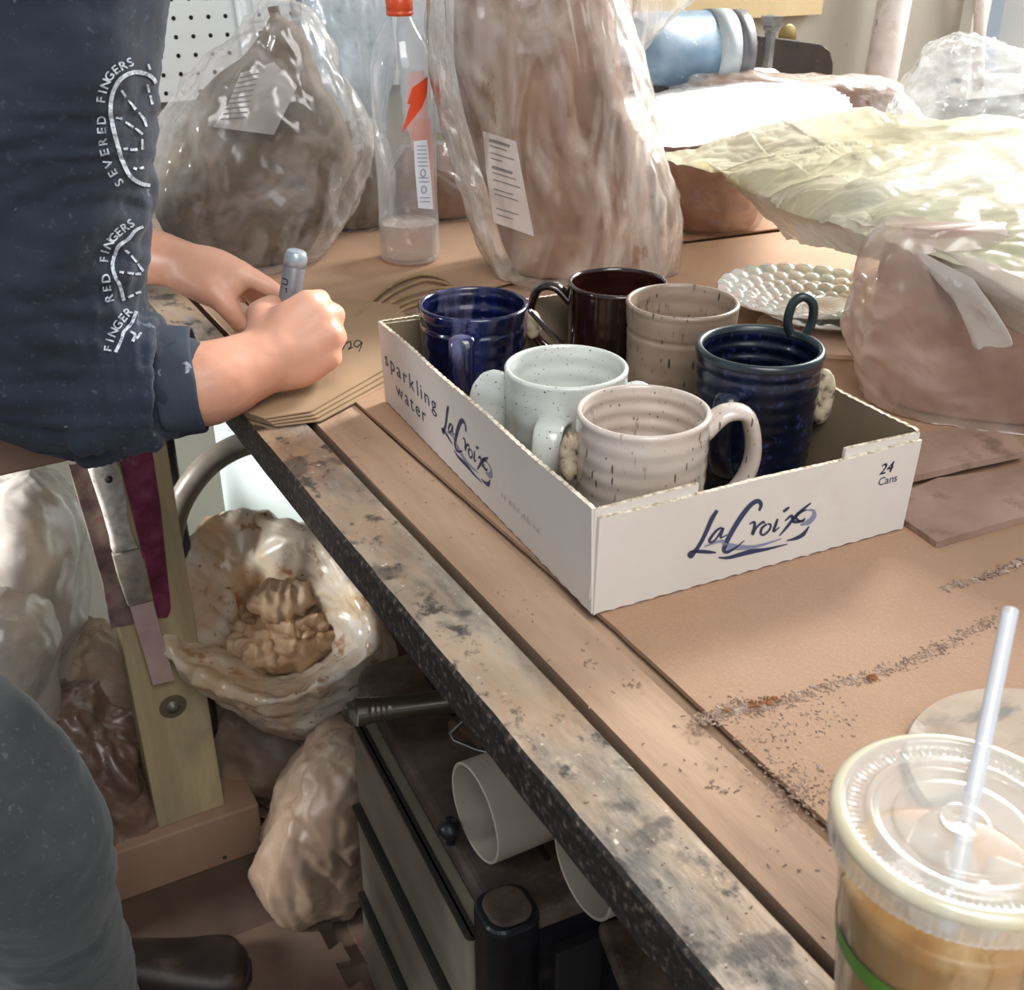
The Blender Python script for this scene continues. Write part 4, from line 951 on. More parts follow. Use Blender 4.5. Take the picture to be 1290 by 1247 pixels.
c3 = pz(1012, 378, T + .02)
plate(c3, .100, 'large pearly glass plate with a bubbled rim, uppermost behind the tray', zb + .0135, 2)

# ---------------------------------------------------------------- coil of cord, kraft sheets
m_cord = mat('brown_cord', [(0.3, '#7c6547'), (0.7, '#9c8260')], 60, rough=.8)
q = M()
for i, pts in enumerate([[(456, 396), (472, 378), (496, 359), (530, 348), (560, 354), (575, 364)], [(466, 394), (482, 378), (505, 364), (535, 353), (562, 357), (574, 364)], [(476, 394), (492, 382), (515, 372), (545, 364), (572, 362)],
                         [(488, 395), (504, 385), (524, 377), (548, 371), (570, 366)], [(498, 396), (512, 388), (530, 382), (552, 376), (572, 369)], [(450, 398), (476, 372), (502, 355), (532, 346), (558, 351), (574, 361)]]):
    q.add(*tube(spline([pz(a, b_, T + .0052 + .0007 * i) for a, b_ in pts], 50), .0021, 10, cap='round'))
tagp(q.build('cord_coil', m_cord), 'loose coil of thin brown cord between the bottle and the tray', 'cord')
m_kr = mat('kraft_paper', [(0.3, '#8d7356'), (0.7, '#a08566')], 3, 6, rough=.8, bump=.15, bscale=60, bdist=.001)
kl = ['topmost kraft paper sheet, written on under the right hand', 'second kraft paper sheet, just under the written one', 'third kraft paper sheet from the top, its edge showing below the wrist', 'lowest kraft paper sheet lying on the table edge']
for i in range(4):
    z = T + .0012 + .0022 * (3 - i); s = i * 4
    P = [pz(*p, z)[:2] for p in [(303 + s * .6, 518 + s * .7), (333 + s * 1.2, 528 + s * .8), (392 + s, 519 + s), (484 + s * .4, 466 + s * 1.6), (545, 440), (500, 385), (430, 376), (300, 395), (292, 440)]]
    tagp(M().add(*prism(P, z, z + .0013)).build('kraft_sheet', m_kr, smooth=False), kl[i], 'paper', 'stack of kraft paper sheets')
m_pen = mat('black_marker_ink', '#241f1d', rough=.5)
q = M(); zt = T + .0012 + .0066 + .0014
for pts in ([(432, 428), (436, 430), (433, 437), (431, 441)], [(436, 433), (441, 430), (442, 436), (439, 440), (445, 437)], [(455, 430), (449, 429), (446, 434), (450, 437), (456, 431), (454, 438), (452, 443)]):
    V, F_ = ribbon(pts, [1.5, 1.9, 1.2]); q.add([pz(a, b_, zt) for a, b_ in V], F_)
tagp(q.build('handwriting', m_pen, smooth=False), 'black handwritten letters on the topmost kraft sheet beside the right hand', 'writing')

# ---------------------------------------------------------------- iced coffee
cx, cy = -.0555, -.3345; CZ = T + .0004
cup = empty('coffee_cup', (cx, cy, CZ), 'clear plastic cup of iced coffee with a flat lid, straw and green stripe', 'cup')
m_cup = mat('clear_cup_plastic', '#f0ead8', rough=.06, film=.03, spec=.9, fgain=.18)
m_coffee = mat('milky_iced_coffee', [(0.25, '#9a6224'), (0.42, '#b5823f'), (0.58, '#c29a60'), (0.78, '#cfae78')], 18, 3, dist=1.5, rough=.25, layers=[('noise', 30, .58, .7, '#8f5a1c', .5, (1, 1, 1))], sss=.0)
m_lid = mat('clear_lid_plastic', '#f6f5ee', rough=.10, film=.30, spec=1.0, translucent=.2, fgain=.3)
m_green = mat('green_stripe', '#5f8f34', rough=.4)
CH, RT_, RB = .126, .0440, .0300
def cr(z): return RB + (RT_ - RB) * z / CH
prof = [(.001, .004), (RB - .004, .003), (RB, .001)] + [(cr(z), z) for z in np.linspace(.003, CH - .022, 14)] + [(cr(CH - .02) + .0014, CH - .018), (cr(CH - .01) + .001, CH - .008), (RT_ + .0003, CH - .002), (RT_ + .0018, CH)]
M().add(*lathe(prof, (cx, cy, CZ), 80)).build('cup_wall', m_cup, cup)
LV = CH - .030
V, F_ = lathe([(.001, .005), (RB - .003, .005)] + [(cr(z) - .0012, z) for z in np.linspace(.007, LV, 12)] + [(cr(LV) * .9, LV + .0004), (cr(LV) * .5, LV), (.001, LV)], (cx, cy, CZ), 60)
M().add(V, F_).build('coffee', m_coffee, cup)
g0 = .062
M().add(*lathe([(cr(g0) + .0004, g0), (cr(g0 + .009) + .0004, g0 + .009)], (cx, cy, CZ), 80)).build('stripe', m_green, cup, label='green stripe round the cup')
rr = RT_ + .0028; lz = CH
prof = [(rr - .0012, lz - .012), (rr, lz - .0115), (rr + .0004, lz - .002), (rr, lz + .0012), (rr - .002, lz + .0026), (rr - .0045, lz + .0022), (rr - .006, lz - .0005), (rr - .0105, lz - .0008), (rr - .0125, lz + .0012), (rr - .0145, lz + .001), (rr - .016, lz - .0022), (rr - .0215, lz - .003), (rr - .0235, lz - .0012), (.0100, lz - .0008), (.0085, lz + .0006), (.0068, lz + .0004), (.001, lz - .0004)]
V, F_ = lathe(spline(prof, 110), (cx, cy, CZ), 240); 
th = np.arctan2(V[:, 1] - cy, V[:, 0] - cx); rad = np.hypot(V[:, 0] - cx, V[:, 1] - cy)
V[:, 2] += .0007 * np.sin(th * 90) * ((rad > rr - .0105) & (rad < rr - .0055)) ; k_ = 1 + .010 * np.sin(th * 90) * ((V[:, 2] < CZ + lz - .003) & (rad > rr - .003)); V[:, 0] = cx + (V[:, 0] - cx) * k_; V[:, 1] = cy + (V[:, 1] - cy) * k_
M().add(V, F_).build('lid', m_lid, cup)
M().add(*lathe([(rr + .0006, lz - .0025), (rr + .0012, lz - .0005), (rr + .0004, lz + .0016), (rr - .0018, lz + .003), (rr - .0034, lz + .0026)], (cx, cy, CZ), 120)).build('lid_rim', mat('creamy_rim_plastic', '#e6dfbe', rough=.2, film=.5), cup, label='pale yellow lid rim')
# ice under the lid line
m_ice = mat('clear_ice', '#f3ead9', rough=.1, film=.30)
r = np.random.default_rng(12)
for i in range(7):
    a = i * .9; rad_ = .019 if i else 0; s = .0085
    v, f = box((-s, -s, -s), (s, s, s)); Rm = np.array(Matrix.Rotation(r.uniform(0, 3), 3, 'X') @ Matrix.Rotation(r.uniform(0, 3), 3, 'Z'))
    v = v @ Rm.T + [cx + rad_ * math.cos(a), cy + rad_ * math.sin(a), CZ + LV + .003]
    bevel(M().add(v, f).build('ice_cube', m_ice, cup), .003, 3)
# straw through the centre of the lid, leaning right
m_straw = mat('frosted_straw', '#dfe4ea', rough=.3, film=.55)
st1 = np.array([cx + .004, cy + .004, CZ + .02]); stl = pz(1232, 960, CZ + CH)
d0 = 0.0
tp = pd(1273, 768, .455); bt_ = pd(1236, 950, .43)
dirs = (tp - bt_) / np.linalg.norm(tp - bt_)
V1, F1 = tube([tp, bt_, bt_ - dirs * .075], .0033, 18, cap=False)
M().add(V1, F1).build('straw', m_straw, cup)

# ================================================================== under and beside the table
m_pine = mat('dusty_pine', [(0.3, '#806350'), (0.5, '#957560'), (0.7, '#a68770')], 5, 6, stretch=(1, 1, .4), rough=.8, bump=.15, bscale=30)
m_pinel = mat('yellowish_pine', [(0.25, '#8a7a58'), (0.45, '#a69470'), (0.6, '#b8a780'), (0.75, '#c6b793')], 14, 6, dist=.8, stretch=(1, 1, .12), rough=.75, bump=.1, bscale=40, layers=[('noise', 6, .55, .7, '#8a8070', .5, (1, 1, 1))])
m_nail = mat('nail_hole', '#2b1f18', rough=.8)
# the second bench the elbow leans on
zb_, zt_ = .806, .842
A = pz(-45, 611, zb_); B = pz(203, 556, zb_)
bench = empty('workbench', (-.25, .6, 0), 'pinkish wooden bench on a yellowish leg, under the right elbow of the person', 'bench')
d_ = (B - A)[:2] / np.linalg.norm((B - A)[:2]); nrm = np.array([-d_[1], d_[0]])
P = [A[:2], B[:2], B[:2] + d_ * .012 + nrm * .02, B[:2] + nrm * .42, A[:2] + nrm * .42]
bevel(M().add(*prism(P, zb_, zt_)).build('bench_top', m_pine, bench, smooth=False), .003)
FLp, FRp = pz(200, 1042, .095), pz(283, 1012, .095); fd = (FRp - FLp)[:2]; lw_ = np.linalg.norm(fd); fd /= lw_; fn = np.array([-fd[1], fd[0]])
P = [FLp[:2], FRp[:2], FRp[:2] + fn * .042, FLp[:2] + fn * .042]
leg = bevel(M().add(*prism(P, .092, zb_)).build('leg', m_pinel, bench, smooth=False), .002)
ln = np.array([-fn[0], -fn[1], 0.0]); lp0 = np.array([*FLp[:2], 0])
def lf(px, py, off=0.0): return pplane(px, py, lp0 + ln * off, ln)
def slab(poly, off, th):
    """prism on the leg's front face from photo outline"""
    V = [lf(*p, off) for p in poly]; V2 = [v - ln * th for v in V]; k = len(V)
    return V + V2, [tuple(range(k)), tuple(range(k, 2 * k))[::-1]] + [((i + 1) % k, i, k + i, k + (i + 1) % k) for i in range(k)]
bo = lf(218, 890)
M().add(*lathe([(.001, .006), (.005, .006), (.0055, .002), (.010, .002), (.010, 0), (.001, 0)], bo, 20, axis=ln)).build('bolt', mat('dull_bolt', '#7d776c', rough=.5, metal=.5), leg)
M().add(*lathe([(.001, .0006), (.017, .0005), (.019, 0)], bo, 20, axis=ln)).build('bolt_recess', mat('bolt_stain', '#5f553f', rough=.9), leg)
m_mauve = mat('clay_caked_strip', [(0.3, '#4a3033'), (0.45, '#6d5550'), (0.6, '#8b7669'), (0.75, '#7c2f4c')], 22, 7, rough=.7, bump=.5, bscale=60)
m_crim = mat('crimson_strip', [(0.3, '#4c1628'), (0.5, '#6d2540'), (0.62, '#7d3850'), (0.75, '#8d6468')], 40, 8, rough=.45)
bevel(M().add(*slab([(86, 586), (132, 577), (150, 640), (172, 785), (150, 790), (140, 792), (128, 730)], .005, .005)).build('caked_strip', m_mauve, leg, smooth=False), .001)
bevel(M().add(*slab([(150, 574), (192, 566), (203, 640), (216, 768), (212, 778), (200, 780), (180, 700)], .006, .006)).build('crimson_strip', m_crim, leg, smooth=False), .002)
# far leg sliver and feet
A2 = pz(90, 760, .3)
P = [(-.30, 1.02), (-.262, 1.02), (-.262, 1.06), (-.30, 1.06)]
M().add(*prism(P, 0, zb_)).build('leg', m_pinel, bench, smooth=False)
fa, fb = pz(60, 1170, 0)[:2], pz(334, 1070, 0)[:2]; d2 = (fb - fa) / np.linalg.norm(fb - fa); n2 = np.array([-d2[1], d2[0]])
bevel(M().add(*prism([fa, fb, fb + n2 * .16, fa + n2 * .16], 0, .092)).build('foot_beam', m_pine, bench, smooth=False), .003)
lay = pz(225, 1050, .095)[:2]
for p, s in (((362 * .35 + 160, 1090), .004), ((283, 1080), .003)):
    c = pplane(p[0], p[1], (*fa, 0), np.array([n2[0], n2[1], 0])); M().add(*lathe([(.001, .0008), (s, .0006), (s * 1.1, 0)], c, 12, axis=(-n2[0], -n2[1], 0))).build('nail_hole', m_nail, bench)
# putty knife hanging on the leg
pk = empty('putty_knife', tuple(lf(160, 700, .01)), 'clay-caked putty knife with a white handle hanging on the bench leg', 'knife')
m_hand = mat('caked_white_handle', [(0.3, '#3b322e'), (0.40, '#a39a90'), (0.6, '#c6beb3')], 70, 6, nrough=.5, rough=.6, bump=.3, bscale=70)
bevel(M().add(*slab([(112, 592), (120, 580), (134, 577), (147, 580), (153, 592), (160, 625), (163, 655), (168, 676), (177, 692), (143, 700), (140, 680), (133, 655), (125, 630)], .024, .018)).build('handle', m_hand, pk), .005, 3)
bevel(M().add(*slab([(142, 700), (176, 691), (184, 712), (194, 756), (162, 765), (150, 730)], .019, .011)).build('ferrule', mat('grey_caked_ferrule', [(0.3, '#70655a'), (0.6, '#9a8f80'), (0.8, '#b3a793')], 40, 6, rough=.7, bump=.4, bscale=60), pk), .002, 2)
M().add(*slab([(164, 764), (192, 757), (220, 857), (193, 863)], .015, .003)).build('blade', mat('pinkish_blade', [(0.3, '#a98c88'), (0.7, '#bda39c')], 20, rough=.5), pk, smooth=False)
M().add(*lathe([(.001, .001), (.0045, .0008), (.005, -.001)], lf(137, 604, .0245), 16, axis=ln)).build('hanging_hole', m_nail, pk)

# barrel, pole, hose
m_tub = mat('pale_green_plastic', [(0.3, '#c5d0cd'), (0.7, '#d5dedb')], 3, rough=.4)
c = np.array([.190, 1.075])
t_ = empty('plastic_barrel', (c[0], c[1], 0), 'pale green-grey plastic barrel standing behind the curved hose', 'barrel')
M().add(*lathe([(.001, .001), (.17, .001), (.175, .01), (.178, .3), (.183, .31), (.178, .32), (.178, .60), (.184, .61), (.184, .64), (.17, .64), (.001, .64)], (c[0], c[1], 0), 80)).build('barrel_body', m_tub, t_)
for a in (-1.95, -1.6):
    M().add(*box((c[0] + .179 * math.cos(a) - .0012, c[1] + .179 * math.sin(a) - .0012, .02), (c[0] + .179 * math.cos(a) + .0012, c[1] + .179 * math.sin(a) + .0012, .6))).build('seam', mat('barrel_seam', '#9aa59c', rough=.4), t_, smooth=False)
a = pd(196, 520, 1.45); b = np.array([a[0], a[1], 0.0])
tagp(M().add(*tube([b, (a + b) / 2, a], .018, 24)).build('black_pole', mat('dusty_black_metal', [(0.3, '#191919'), (0.6, '#2c2b2a'), (0.8, '#6c645a')], 24, 6, rough=.35)), 'shiny dusty black upright pole behind the bench leg', 'pole')
P = [pd(*p) for p in [(420, 545, 1.55), (372, 545, 1.52), (338, 552, 1.5), (300, 562, 1.49), (266, 582, 1.48), (237, 615, 1.48), (219, 655, 1.5), (214, 700, 1.53), (222, 750, 1.57), (240, 810, 1.62), (260, 860, 1.7)]]
tagp(M().add(*tube(spline(P, 60), .0165, 24, cap='round')).build('hose', mat('grey_brown_hose', [(0.3, '#4b4540'), (0.55, '#6d6459'), (0.75, '#8c8172')], 12, 6, rough=.35, layers=[('noise', 40, .62, .7, '#2a2624', .7, (1, 1, 1))])), 'thick grey-brown hose curving in front of the pale barrel', 'hose')

# bags on the floor
m_fl = mat('floor_bag_film', [(0.3, '#c9bdb0'), (0.7, '#e4ddd5')], 9, 5, rough=.3, film=.62, filmvar=.1, translucent=.2, ridge=1.0, rscale=7, rfilm=.3, rdist=.012)
m_dk = mat('dusty_bag_film', [(0.3, '#756050'), (0.5, '#8f7864'), (0.7, '#a9927d')], 8, 6, rough=.5, ridge=1.0, rscale=7, rdist=.016)
m_pk = mat('mauve_bag_film', [(0.3, '#8f7a70'), (0.7, '#b5a096')], 8, 6, rough=.4, ridge=1.0, rscale=7, rdist=.016)
def fb(rows, base, label, film, seed, amp=.018, f=9, core=False, z=None, st=(1, 1, .6), big=.015):
    return claybag(rows, base, label, film=film, core=m_clay, seed=seed, amp=amp * 2.0, f=f * .8, st=st, big=big, name='plastic_bag', zf=(z if z is not None else .002), ncore=core, m=130, nr=100)
fb([(604, 10, 30, .03, 1), (625, -30, 60, .08, .9), (670, -60, 90, .11, .85), (730, -70, 98, .12, .85), (790, -60, 96, .11, .85), (830, -40, 80, .09, .9), (900, -40, 90, .09, .9), (1010, -40, 90, .08, .9)], pd(20, 1000, 1.75), 'swollen milky plastic bag of clay at the left edge, topmost there', m_fl, 81, .008, 7, True)
fb([(745, -60, 5, .03, 1), (775, -60, 40, .07, .9), (830, -60, 52, .09, .85), (890, -60, 50, .08, .9), (1040, -60, 60, .08, .9)], pd(0, 1030, 1.6), 'smaller pinkish plastic bag at the left edge below the swollen milky one', m_fl, 83, .009, 8, True)
fb([(800, 75, 120, .03, 1), (818, 60, 160, .06, .9), (860, 70, 215, .09, .85), (920, 80, 230, .09, .85), (1000, 90, 230, .08, .9), (1040, 90, 220, .08, .9)], pd(140, 1035, 1.85), 'dull beige plastic bag between the gray trousers and the bench leg', m_dk, 85, .016, 9)
fb([(880, 40, 80, .03, 1), (930, 50, 170, .07, .9), (1010, 60, 200, .09, .85), (1060, 60, 210, .08, .9), (1100, 60, 200, .07, .9)], pd(120, 1080, 1.72), 'crumpled dark brown plastic bag behind the foot beam of the bench', mat('dark_brown_film', [(0.3, '#4c382c'), (0.7, '#7d6352')], 9, 6, rough=.5, film=.95, bump=.5, bscale=26), 87, .024, 9)
fb([(678, 380, 470, .04, 1), (700, 350, 520, .08, .9), (750, 350, 560, .08, .85), (820, 380, 580, .08, .85), (880, 400, 600, .08, .9), (960, 400, 600, .08, .9)], pd(450, 950, 1.84), 'mauve-grey plastic bag heaped behind the open bag and the black chest', m_pk, 89, .016, 8)
fb([(745, 445, 520, .03, 1), (775, 440, 545, .06, .9), (830, 440, 560, .08, .9), (880, 450, 560, .08, .9)], pd(490, 950, 1.85), 'brown finely pleated plastic bag just left of the table edge', m_dk, 91, .014, 16, st=(1, 1, .25))
fb([(772, 512, 524, .01, 1), (790, 505, 545, .03, .9), (820, 503, 548, .035, .9), (836, 515, 545, .02, .9)], pd(525, 835, 1.62), 'small bright white plastic scrap above the black chest', m_whitefilm, 93, .010, 14, z=.5)
fb([(868, 250, 330, .05, 1), (890, 235, 460, .09, .9), (930, 245, 480, .11, .85), (965, 260, 450, .10, .85), (1000, 280, 420, .09, .9)], pd(350, 985, 1.85), 'flattened brown plastic bag directly under the open bag', m_dk, 95, .018, 8)
fb([(925, 430, 470, .02, 1), (950, 395, 480, .06, .9), (1000, 355, 490, .09, .85), (1050, 340, 495, .10, .85), (1090, 332, 480, .09, .85), (1112, 345, 465, .06, .9)], pd(410, 1105, 1.62), 'dusty beige plastic bag standing on the floor against the black chest', m_dk, 97, .016, 10, st=(1, 1, .35))

# the open bag with its mouth towards the camera
m_open = mat('orange_stained_white_film', [(0.25, '#c99f74'), (0.42, '#dcc3a3'), (0.55, '#e9ddcb'), (0.75, '#f1ece4')], 6, 6, dist=1.2, rough=.25, translucent=.25, spec=.8, ridge=1.0, rscale=9, rdist=.010, layers=[('noise', 26, .58, .66, '#a8672f', .75, (1, 1, 1)), ('noise', 60, .64, .70, '#7d4a22', .8, (1, 1, 1))])
ob = empty('open_bag', tuple(pd(340, 900, 1.72)), 'open orange-stained white plastic bag with its mouth towards the camera, right of the bench leg', 'bag')
oc = pd(335, 770, 1.50); axo = -FW * .80 + UP * .42 - RT * .10; axo /= np.linalg.norm(axo)
xo = RT * .83 - UP * .56; xo -= axo * (xo @ axo); xo /= np.linalg.norm(xo); yo = np.cross(axo, xo)
nt = 160; th = np.linspace(0, 2 * math.pi, nt, endpoint=False); V = []
def rim(sx, sy, z, k=0.0):
    w_ = 1 + k * .05 * np.sin(3 * th + 1) + k * .04 * np.sin(5 * th)
    peak = k * .05 * np.exp(-((np.angle(np.exp(1j * (th - 2.45)))) / .35) ** 2)
    return oc + (sx * np.cos(th) * (w_ + peak * 4))[:, None] * xo + (sy * np.sin(th) * (w_ + peak * 4))[:, None] * yo + axo * z
prof = [(.06, .05, -.30), (.11, .09, -.27), (.135, .11, -.20), (.143, .115, -.12), (.147, .117, -.06), (.150, .119, -.02), (.150, .119, .002), (.148, .117, .003), (.138, .108, -.012), (.118, .090, -.030), (.098, .074, -.050), (.084, .062, -.085), (.070, .05, -.12), (.03, .02, -.14)]
PR = spline(prof, 90)
for sx, sy, z in PR: V.append(rim(sx, sy, z, 1.0 if z > -.2 else .4))
V = np.concatenate(V); F_ = grid_faces(90, nt); N_ = normals(V, F_)
V = V + N_ * (.020 * folds(V, 8, 9, 10.1, .8) + .010 * crease(V, 14, 3, 101, .8) + .010 * fbm(V, 6, 2, 4))[:, None]
t0 = len(V); V = np.r_[V, [V[:nt].mean(0)]]; F_ += [(t0, (j + 1) % nt, j) for j in range(nt)]
M().add(V, F_).build('bag_film', m_open, ob)
m_in = mat('tan_crumpled_film', [(0.3, '#b98f68'), (0.5, '#d6b48f'), (0.7, '#e6cfb2')], 12, 5, rough=.4, translucent=.25, bump=.3, bscale=30)
q = M(); r = np.random.default_rng(5)
for i in range(9):
    ctr = oc + xo * r.uniform(-.05, .05) + yo * r.uniform(-.035, .035) + axo * r.uniform(-.10, -.03)
    v, f = lathe([(.002, -1), (.5, -.85), (.86, -.5), (1, 0), (.86, .5), (.5, .85), (.002, 1)], (0, 0, 0), 80); v = spline(v.reshape(7, -1), 60).reshape(-1, 3); f = grid_faces(60, 80)
    v = v * [.040, .034, .022]; v = v + ctr; n_ = normals(v, f); v = v + n_ * (.034 * folds(v, 16, 7, i * 3.3, .8) + .010 * crease(v, 30, 3, i * 3.3, .8))[:, None]; q.add(v, f)
q.build('bag_content', m_in, ob, label='crumpled tan plastic inside the open bag')

# black chest with drawers
CZt = .5; c1_, c2_ = pz(452, 858, CZt), pz(628, 1170, CZt); c3_ = pz(752, 1138, CZt)
dY = (c1_ - c2_)[:2]; Ln = np.linalg.norm(dY); dY /= Ln; dX = np.array([dY[1], -dY[0]])
if dX[0] < 0: dX = -dX
Ln += .03; Wd = .34
ch = empty('drawer_chest', (*(c2_[:2] + dX * Wd / 2 + dY * Ln / 2), 0), 'black drawer chest with a dusty brown lid under the table edge', 'chest')
def cw(u, v): return c2_[:2] + dX * u + dY * v
def rrect(u0, v0, u1, v1, rad, k=8):
    P = []
    for (cu, cv, a0) in ((u1 - rad, v1 - rad, 0), (u0 + rad, v1 - rad, 90), (u0 + rad, v0 + rad, 180), (u1 - rad, v0 + rad, 270)):
        for t in np.linspace(0, 90, k): a = math.radians(a0 + t); P.append(cw(cu + rad * math.cos(a), cv + rad * math.sin(a)))
    return P
m_lidb = mat('dust_covered_black_lid', [(0.3, '#241e1b'), (0.42, '#57463a'), (0.56, '#7b6351'), (0.75, '#9b8069')], 9, 9, nrough=.7, rough=.75, bump=.3, bscale=50, layers=[('noise', 3, .38, .52, '#1f2226', .5, (1, 1, 1))])
m_blkp = mat('scuffed_black_plastic', [(0.3, '#0f1012'), (0.6, '#1b1c1f'), (0.8, '#4d4439')], 18, 6, rough=.35)
m_drw = mat('grey_olive_drawer', [(0.3, '#6f6a5b'), (0.7, '#8d8675')], 5, 5, rough=.4, stretch=(1, 1, 3))
bevel(M().add(*prism(rrect(0, 0, Wd, Ln, .03), .475, CZt)).build('lid', m_lidb, ch, smooth=False), .008, 3)
M().add(*prism(rrect(.006, .006, Wd - .006, Ln - .006, .025), .01, .474)).build('frame', m_blkp, ch, smooth=False)
for k_, (z0, z1) in enumerate(((.33, .462), (.185, .318), (.04, .172))):
    dr = bevel(M().add(*prism(rrect(-.014 - .004 * k_, .035, .02, Ln - .03, .012), z0, z1)).build('drawer', m_drw, ch, smooth=False), .006, 3)
    bevel(M().add(*prism(rrect(-.017 - .004 * k_, .03, -.006, Ln - .025, .006), z1 - .003, z1 + .002)).build('drawer_lip', mat('dark_drawer_lip', '#2b2a26', rough=.4), dr, smooth=False), .003)
bevel(M().add(*prism(rrect(-.012, -.012, .04, .04, .018), .30, CZt + .006)).build('corner_post', m_blkp, ch, smooth=False), .006, 3)
bevel(M().add(*prism(rrect(-.006, -.008, .034, .034, .016), CZt + .0055, CZt + .010)).build('post_cap', m_lidb, ch, smooth=False), .003)
M().add(*prism(rrect(.055, -.004, .30, .01, .003), .12, .445)).build('end_panel', mat('dark_end_panel', '#2c2b29', rough=.5), ch, smooth=False)
for u in (.07, .15): M().add(*prism(rrect(u, .05, u + .006, Ln - .05, .002), CZt - .001, CZt + .0025)).build('lid_rib', mat('dark_lid_rib', '#2d221c', rough=.8), ch, smooth=False)
kb = pz(567, 1050, CZt + .012)
M().add(*lathe([(.004, -.012), (.004, -.004), (.009, .0), (.012, .006), (.009, .013), (.001, .015)], (kb[0], kb[1], CZt + .012), 24)).build('knob', m_blkp, ch)
# second black crate nearer to the camera
cc_ = [pz(*p, .46)[:2] for p in [(757, 1160), (800, 1270), (950, 1230), (905, 1130)]]
ch2 = empty('storage_crate', (*np.mean(cc_, 0), 0), 'black storage crate under the table, nearest the camera', 'crate')
bevel(M().add(*prism(cc_, .0, .44)).build('crate_body', m_blkp, ch2, smooth=False), .01, 3)
cm = np.mean(cc_, 0); bevel(M().add(*prism([cm + (p - cm) * 1.05 for p in cc_], .441, .46)).build('crate_lid', m_lidb, ch2, smooth=False), .006, 3)
# plastic tubes
m_tube = mat('frosted_plastic_tube', [(0.3, '#cbbfae'), (0.7, '#dbd0bf')], 7, 5, rough=.35, translucent=.35, layers=[('noise', 40, .66, .72, '#8f7a62', .6, (1, 1, 1))])
def pipe(p0, p1, R, th, label):
    p0 = np.array(p0); p1 = np.array(p1); L_ = np.linalg.norm(p1 - p0); ax = (p1 - p0) / L_
    V, F_ = lathe([(R - th, 0), (R - th / 2, -.001), (R, 0), (R, L_), (R - th / 2, L_ + .001), (R - th, L_)], p0, 72, axis=ax, closed=True)
    tagp(M().add(V, F_).build('plastic_tube', m_tube, autos=.9), label, 'tube', 'white plastic tubes lying on the black chest')
R_ = .047
a = pz(598, 1024, CZt + R_ + .003); b = pz(760, 962, CZt + R_ + .003); b = a + (b - a) / np.linalg.norm(b - a) * .17
pipe(a, b, R_, .003, 'larger milky white plastic tube lying on the chest, left of its pair')
a2 = pz(733, 1093, CZt + R_ + .001); pipe(a2, a2 + (b - a), R_ * .98, .003, 'peach-tinted plastic tube lying on the chest, half under the table edge')
# roller handle
m_brass = mat('dull_bronze_handle', [(0.3, '#4a4335'), (0.7, '#625a48')], 16, rough=.3, metal=.5, coat=.3)
h0, h1 = pz(449, 897, .555), pz(586, 880, .555); hx = (h1 - h0) / np.linalg.norm(h1 - h0); hl = np.linalg.norm(h1 - h0)
rt = empty('clay_roller', tuple(h0), 'dull bronze roller handle with a bent wire frame sticking out from under the table', 'tool')
sm = h0 if False else None
prof = [(.0005, -.0145), (.008, -.0125), (.0125, -.007), (.0145, 0)]
for i in range(60):
    t = i / 59; rr = .0145 - .0015 * t - .0022 * math.sin(t * 3.1) + .0018 * t ** 4
    for g in (.13, .18, .23, .28): rr -= .0012 * math.exp(-((t - g) / .008) ** 2)
    prof.append((rr, hl * t))
prof += [(.010, hl + .002), (.0005, hl + .002)]
M().add(*lathe(prof, h0, 40, axis=hx)).build('handle', m_brass, rt)
P = [h1, h1 + hx * .012, pz(592, 900, .54), pz(567, 925, .53), pz(572, 932, .528), pz(600, 944, .522), pz(625, 950, .522)]
M().add(*tube(np.array(P), .0021, 12, cap='round')).build('wire_frame', m_steel, rt)
w1 = pz(600, 888, .55); bevel(M().add(*box(w1 - [.008, .012, .012], w1 + [.03, .012, .012])).build('clamp', m_steel, rt, smooth=False), .002)
wb = pz(632, 908, CZt + .02); tagp(bevel(M().add(*box((wb[0] - .05, wb[1] - .02, CZt + .001), (wb[0] + .09, wb[1] + .03, CZt + .035), .3, wb[:2])).build('wooden_block', mat('brown_block', [(0.3, '#54402f'), (0.7, '#7d6149')], 12, rough=.8), smooth=False), .004), 'brown wooden block on the chest lid behind the roller handle', 'block')
rc = pz(641, 932, CZt + .02); tagp(M().add(*lathe([(.001, 0), (.011, 0), (.012, .004), (.010, .022), (.001, .024)], (rc[0], rc[1], CZt + .0005), 24)).build('red_cap', mat('red_plastic', '#a8252a', rough=.4)), 'small red plastic cap on the chest lid beside the table edge', 'cap')

# floor mats with jigsaw edges
m_mat = mat('dusty_foam_mat', [(0.3, '#46372c'), (0.5, '#5c493b'), (0.7, '#6f5a4a')], 6, 7, rough=.9, bump=.2, bscale=60)
pc = pz(388, 1150, 0)[:2]; e1_ = pz(440, 1255, 0)[:2] - pc; e1_ /= np.linalg.norm(e1_); e2_ = np.array([-e1_[1], e1_[0]])
if (pz(250, 1205, 0)[:2] - pc) @ e2_ < 0: e2_ = -e2_
def teeth(p, d, out, L_, n, s):
    P = []
    for i in range(n):
        a = p + d * (L_ * i / n); st = L_ / n
        P += [a + d * st * .20, a + d * st * .12 + out * s, a + d * st * .62 + out * s, a + d * st * .54, a + d * st * .999]
    return P
def jig(corner, L_, z, label):
    a = corner; q = [a] + teeth(a, e1_, -e2_, L_, 7, .02) ; b = a + e1_ * L_; c = b + e2_ * L_; d = a + e2_ * L_
    q += [c] + teeth(d, (a - d) / L_, -e1_, L_, 7, .02)[0:] if False else [c, d]
    tagp(M().add(*prism(q, z, z + .012)).build('foam_mat', m_mat, smooth=False), label, 'mat', 'interlocking floor mats')
jig(pc, .5, .001, 'dusty brown interlocking foam mat under the shoe')
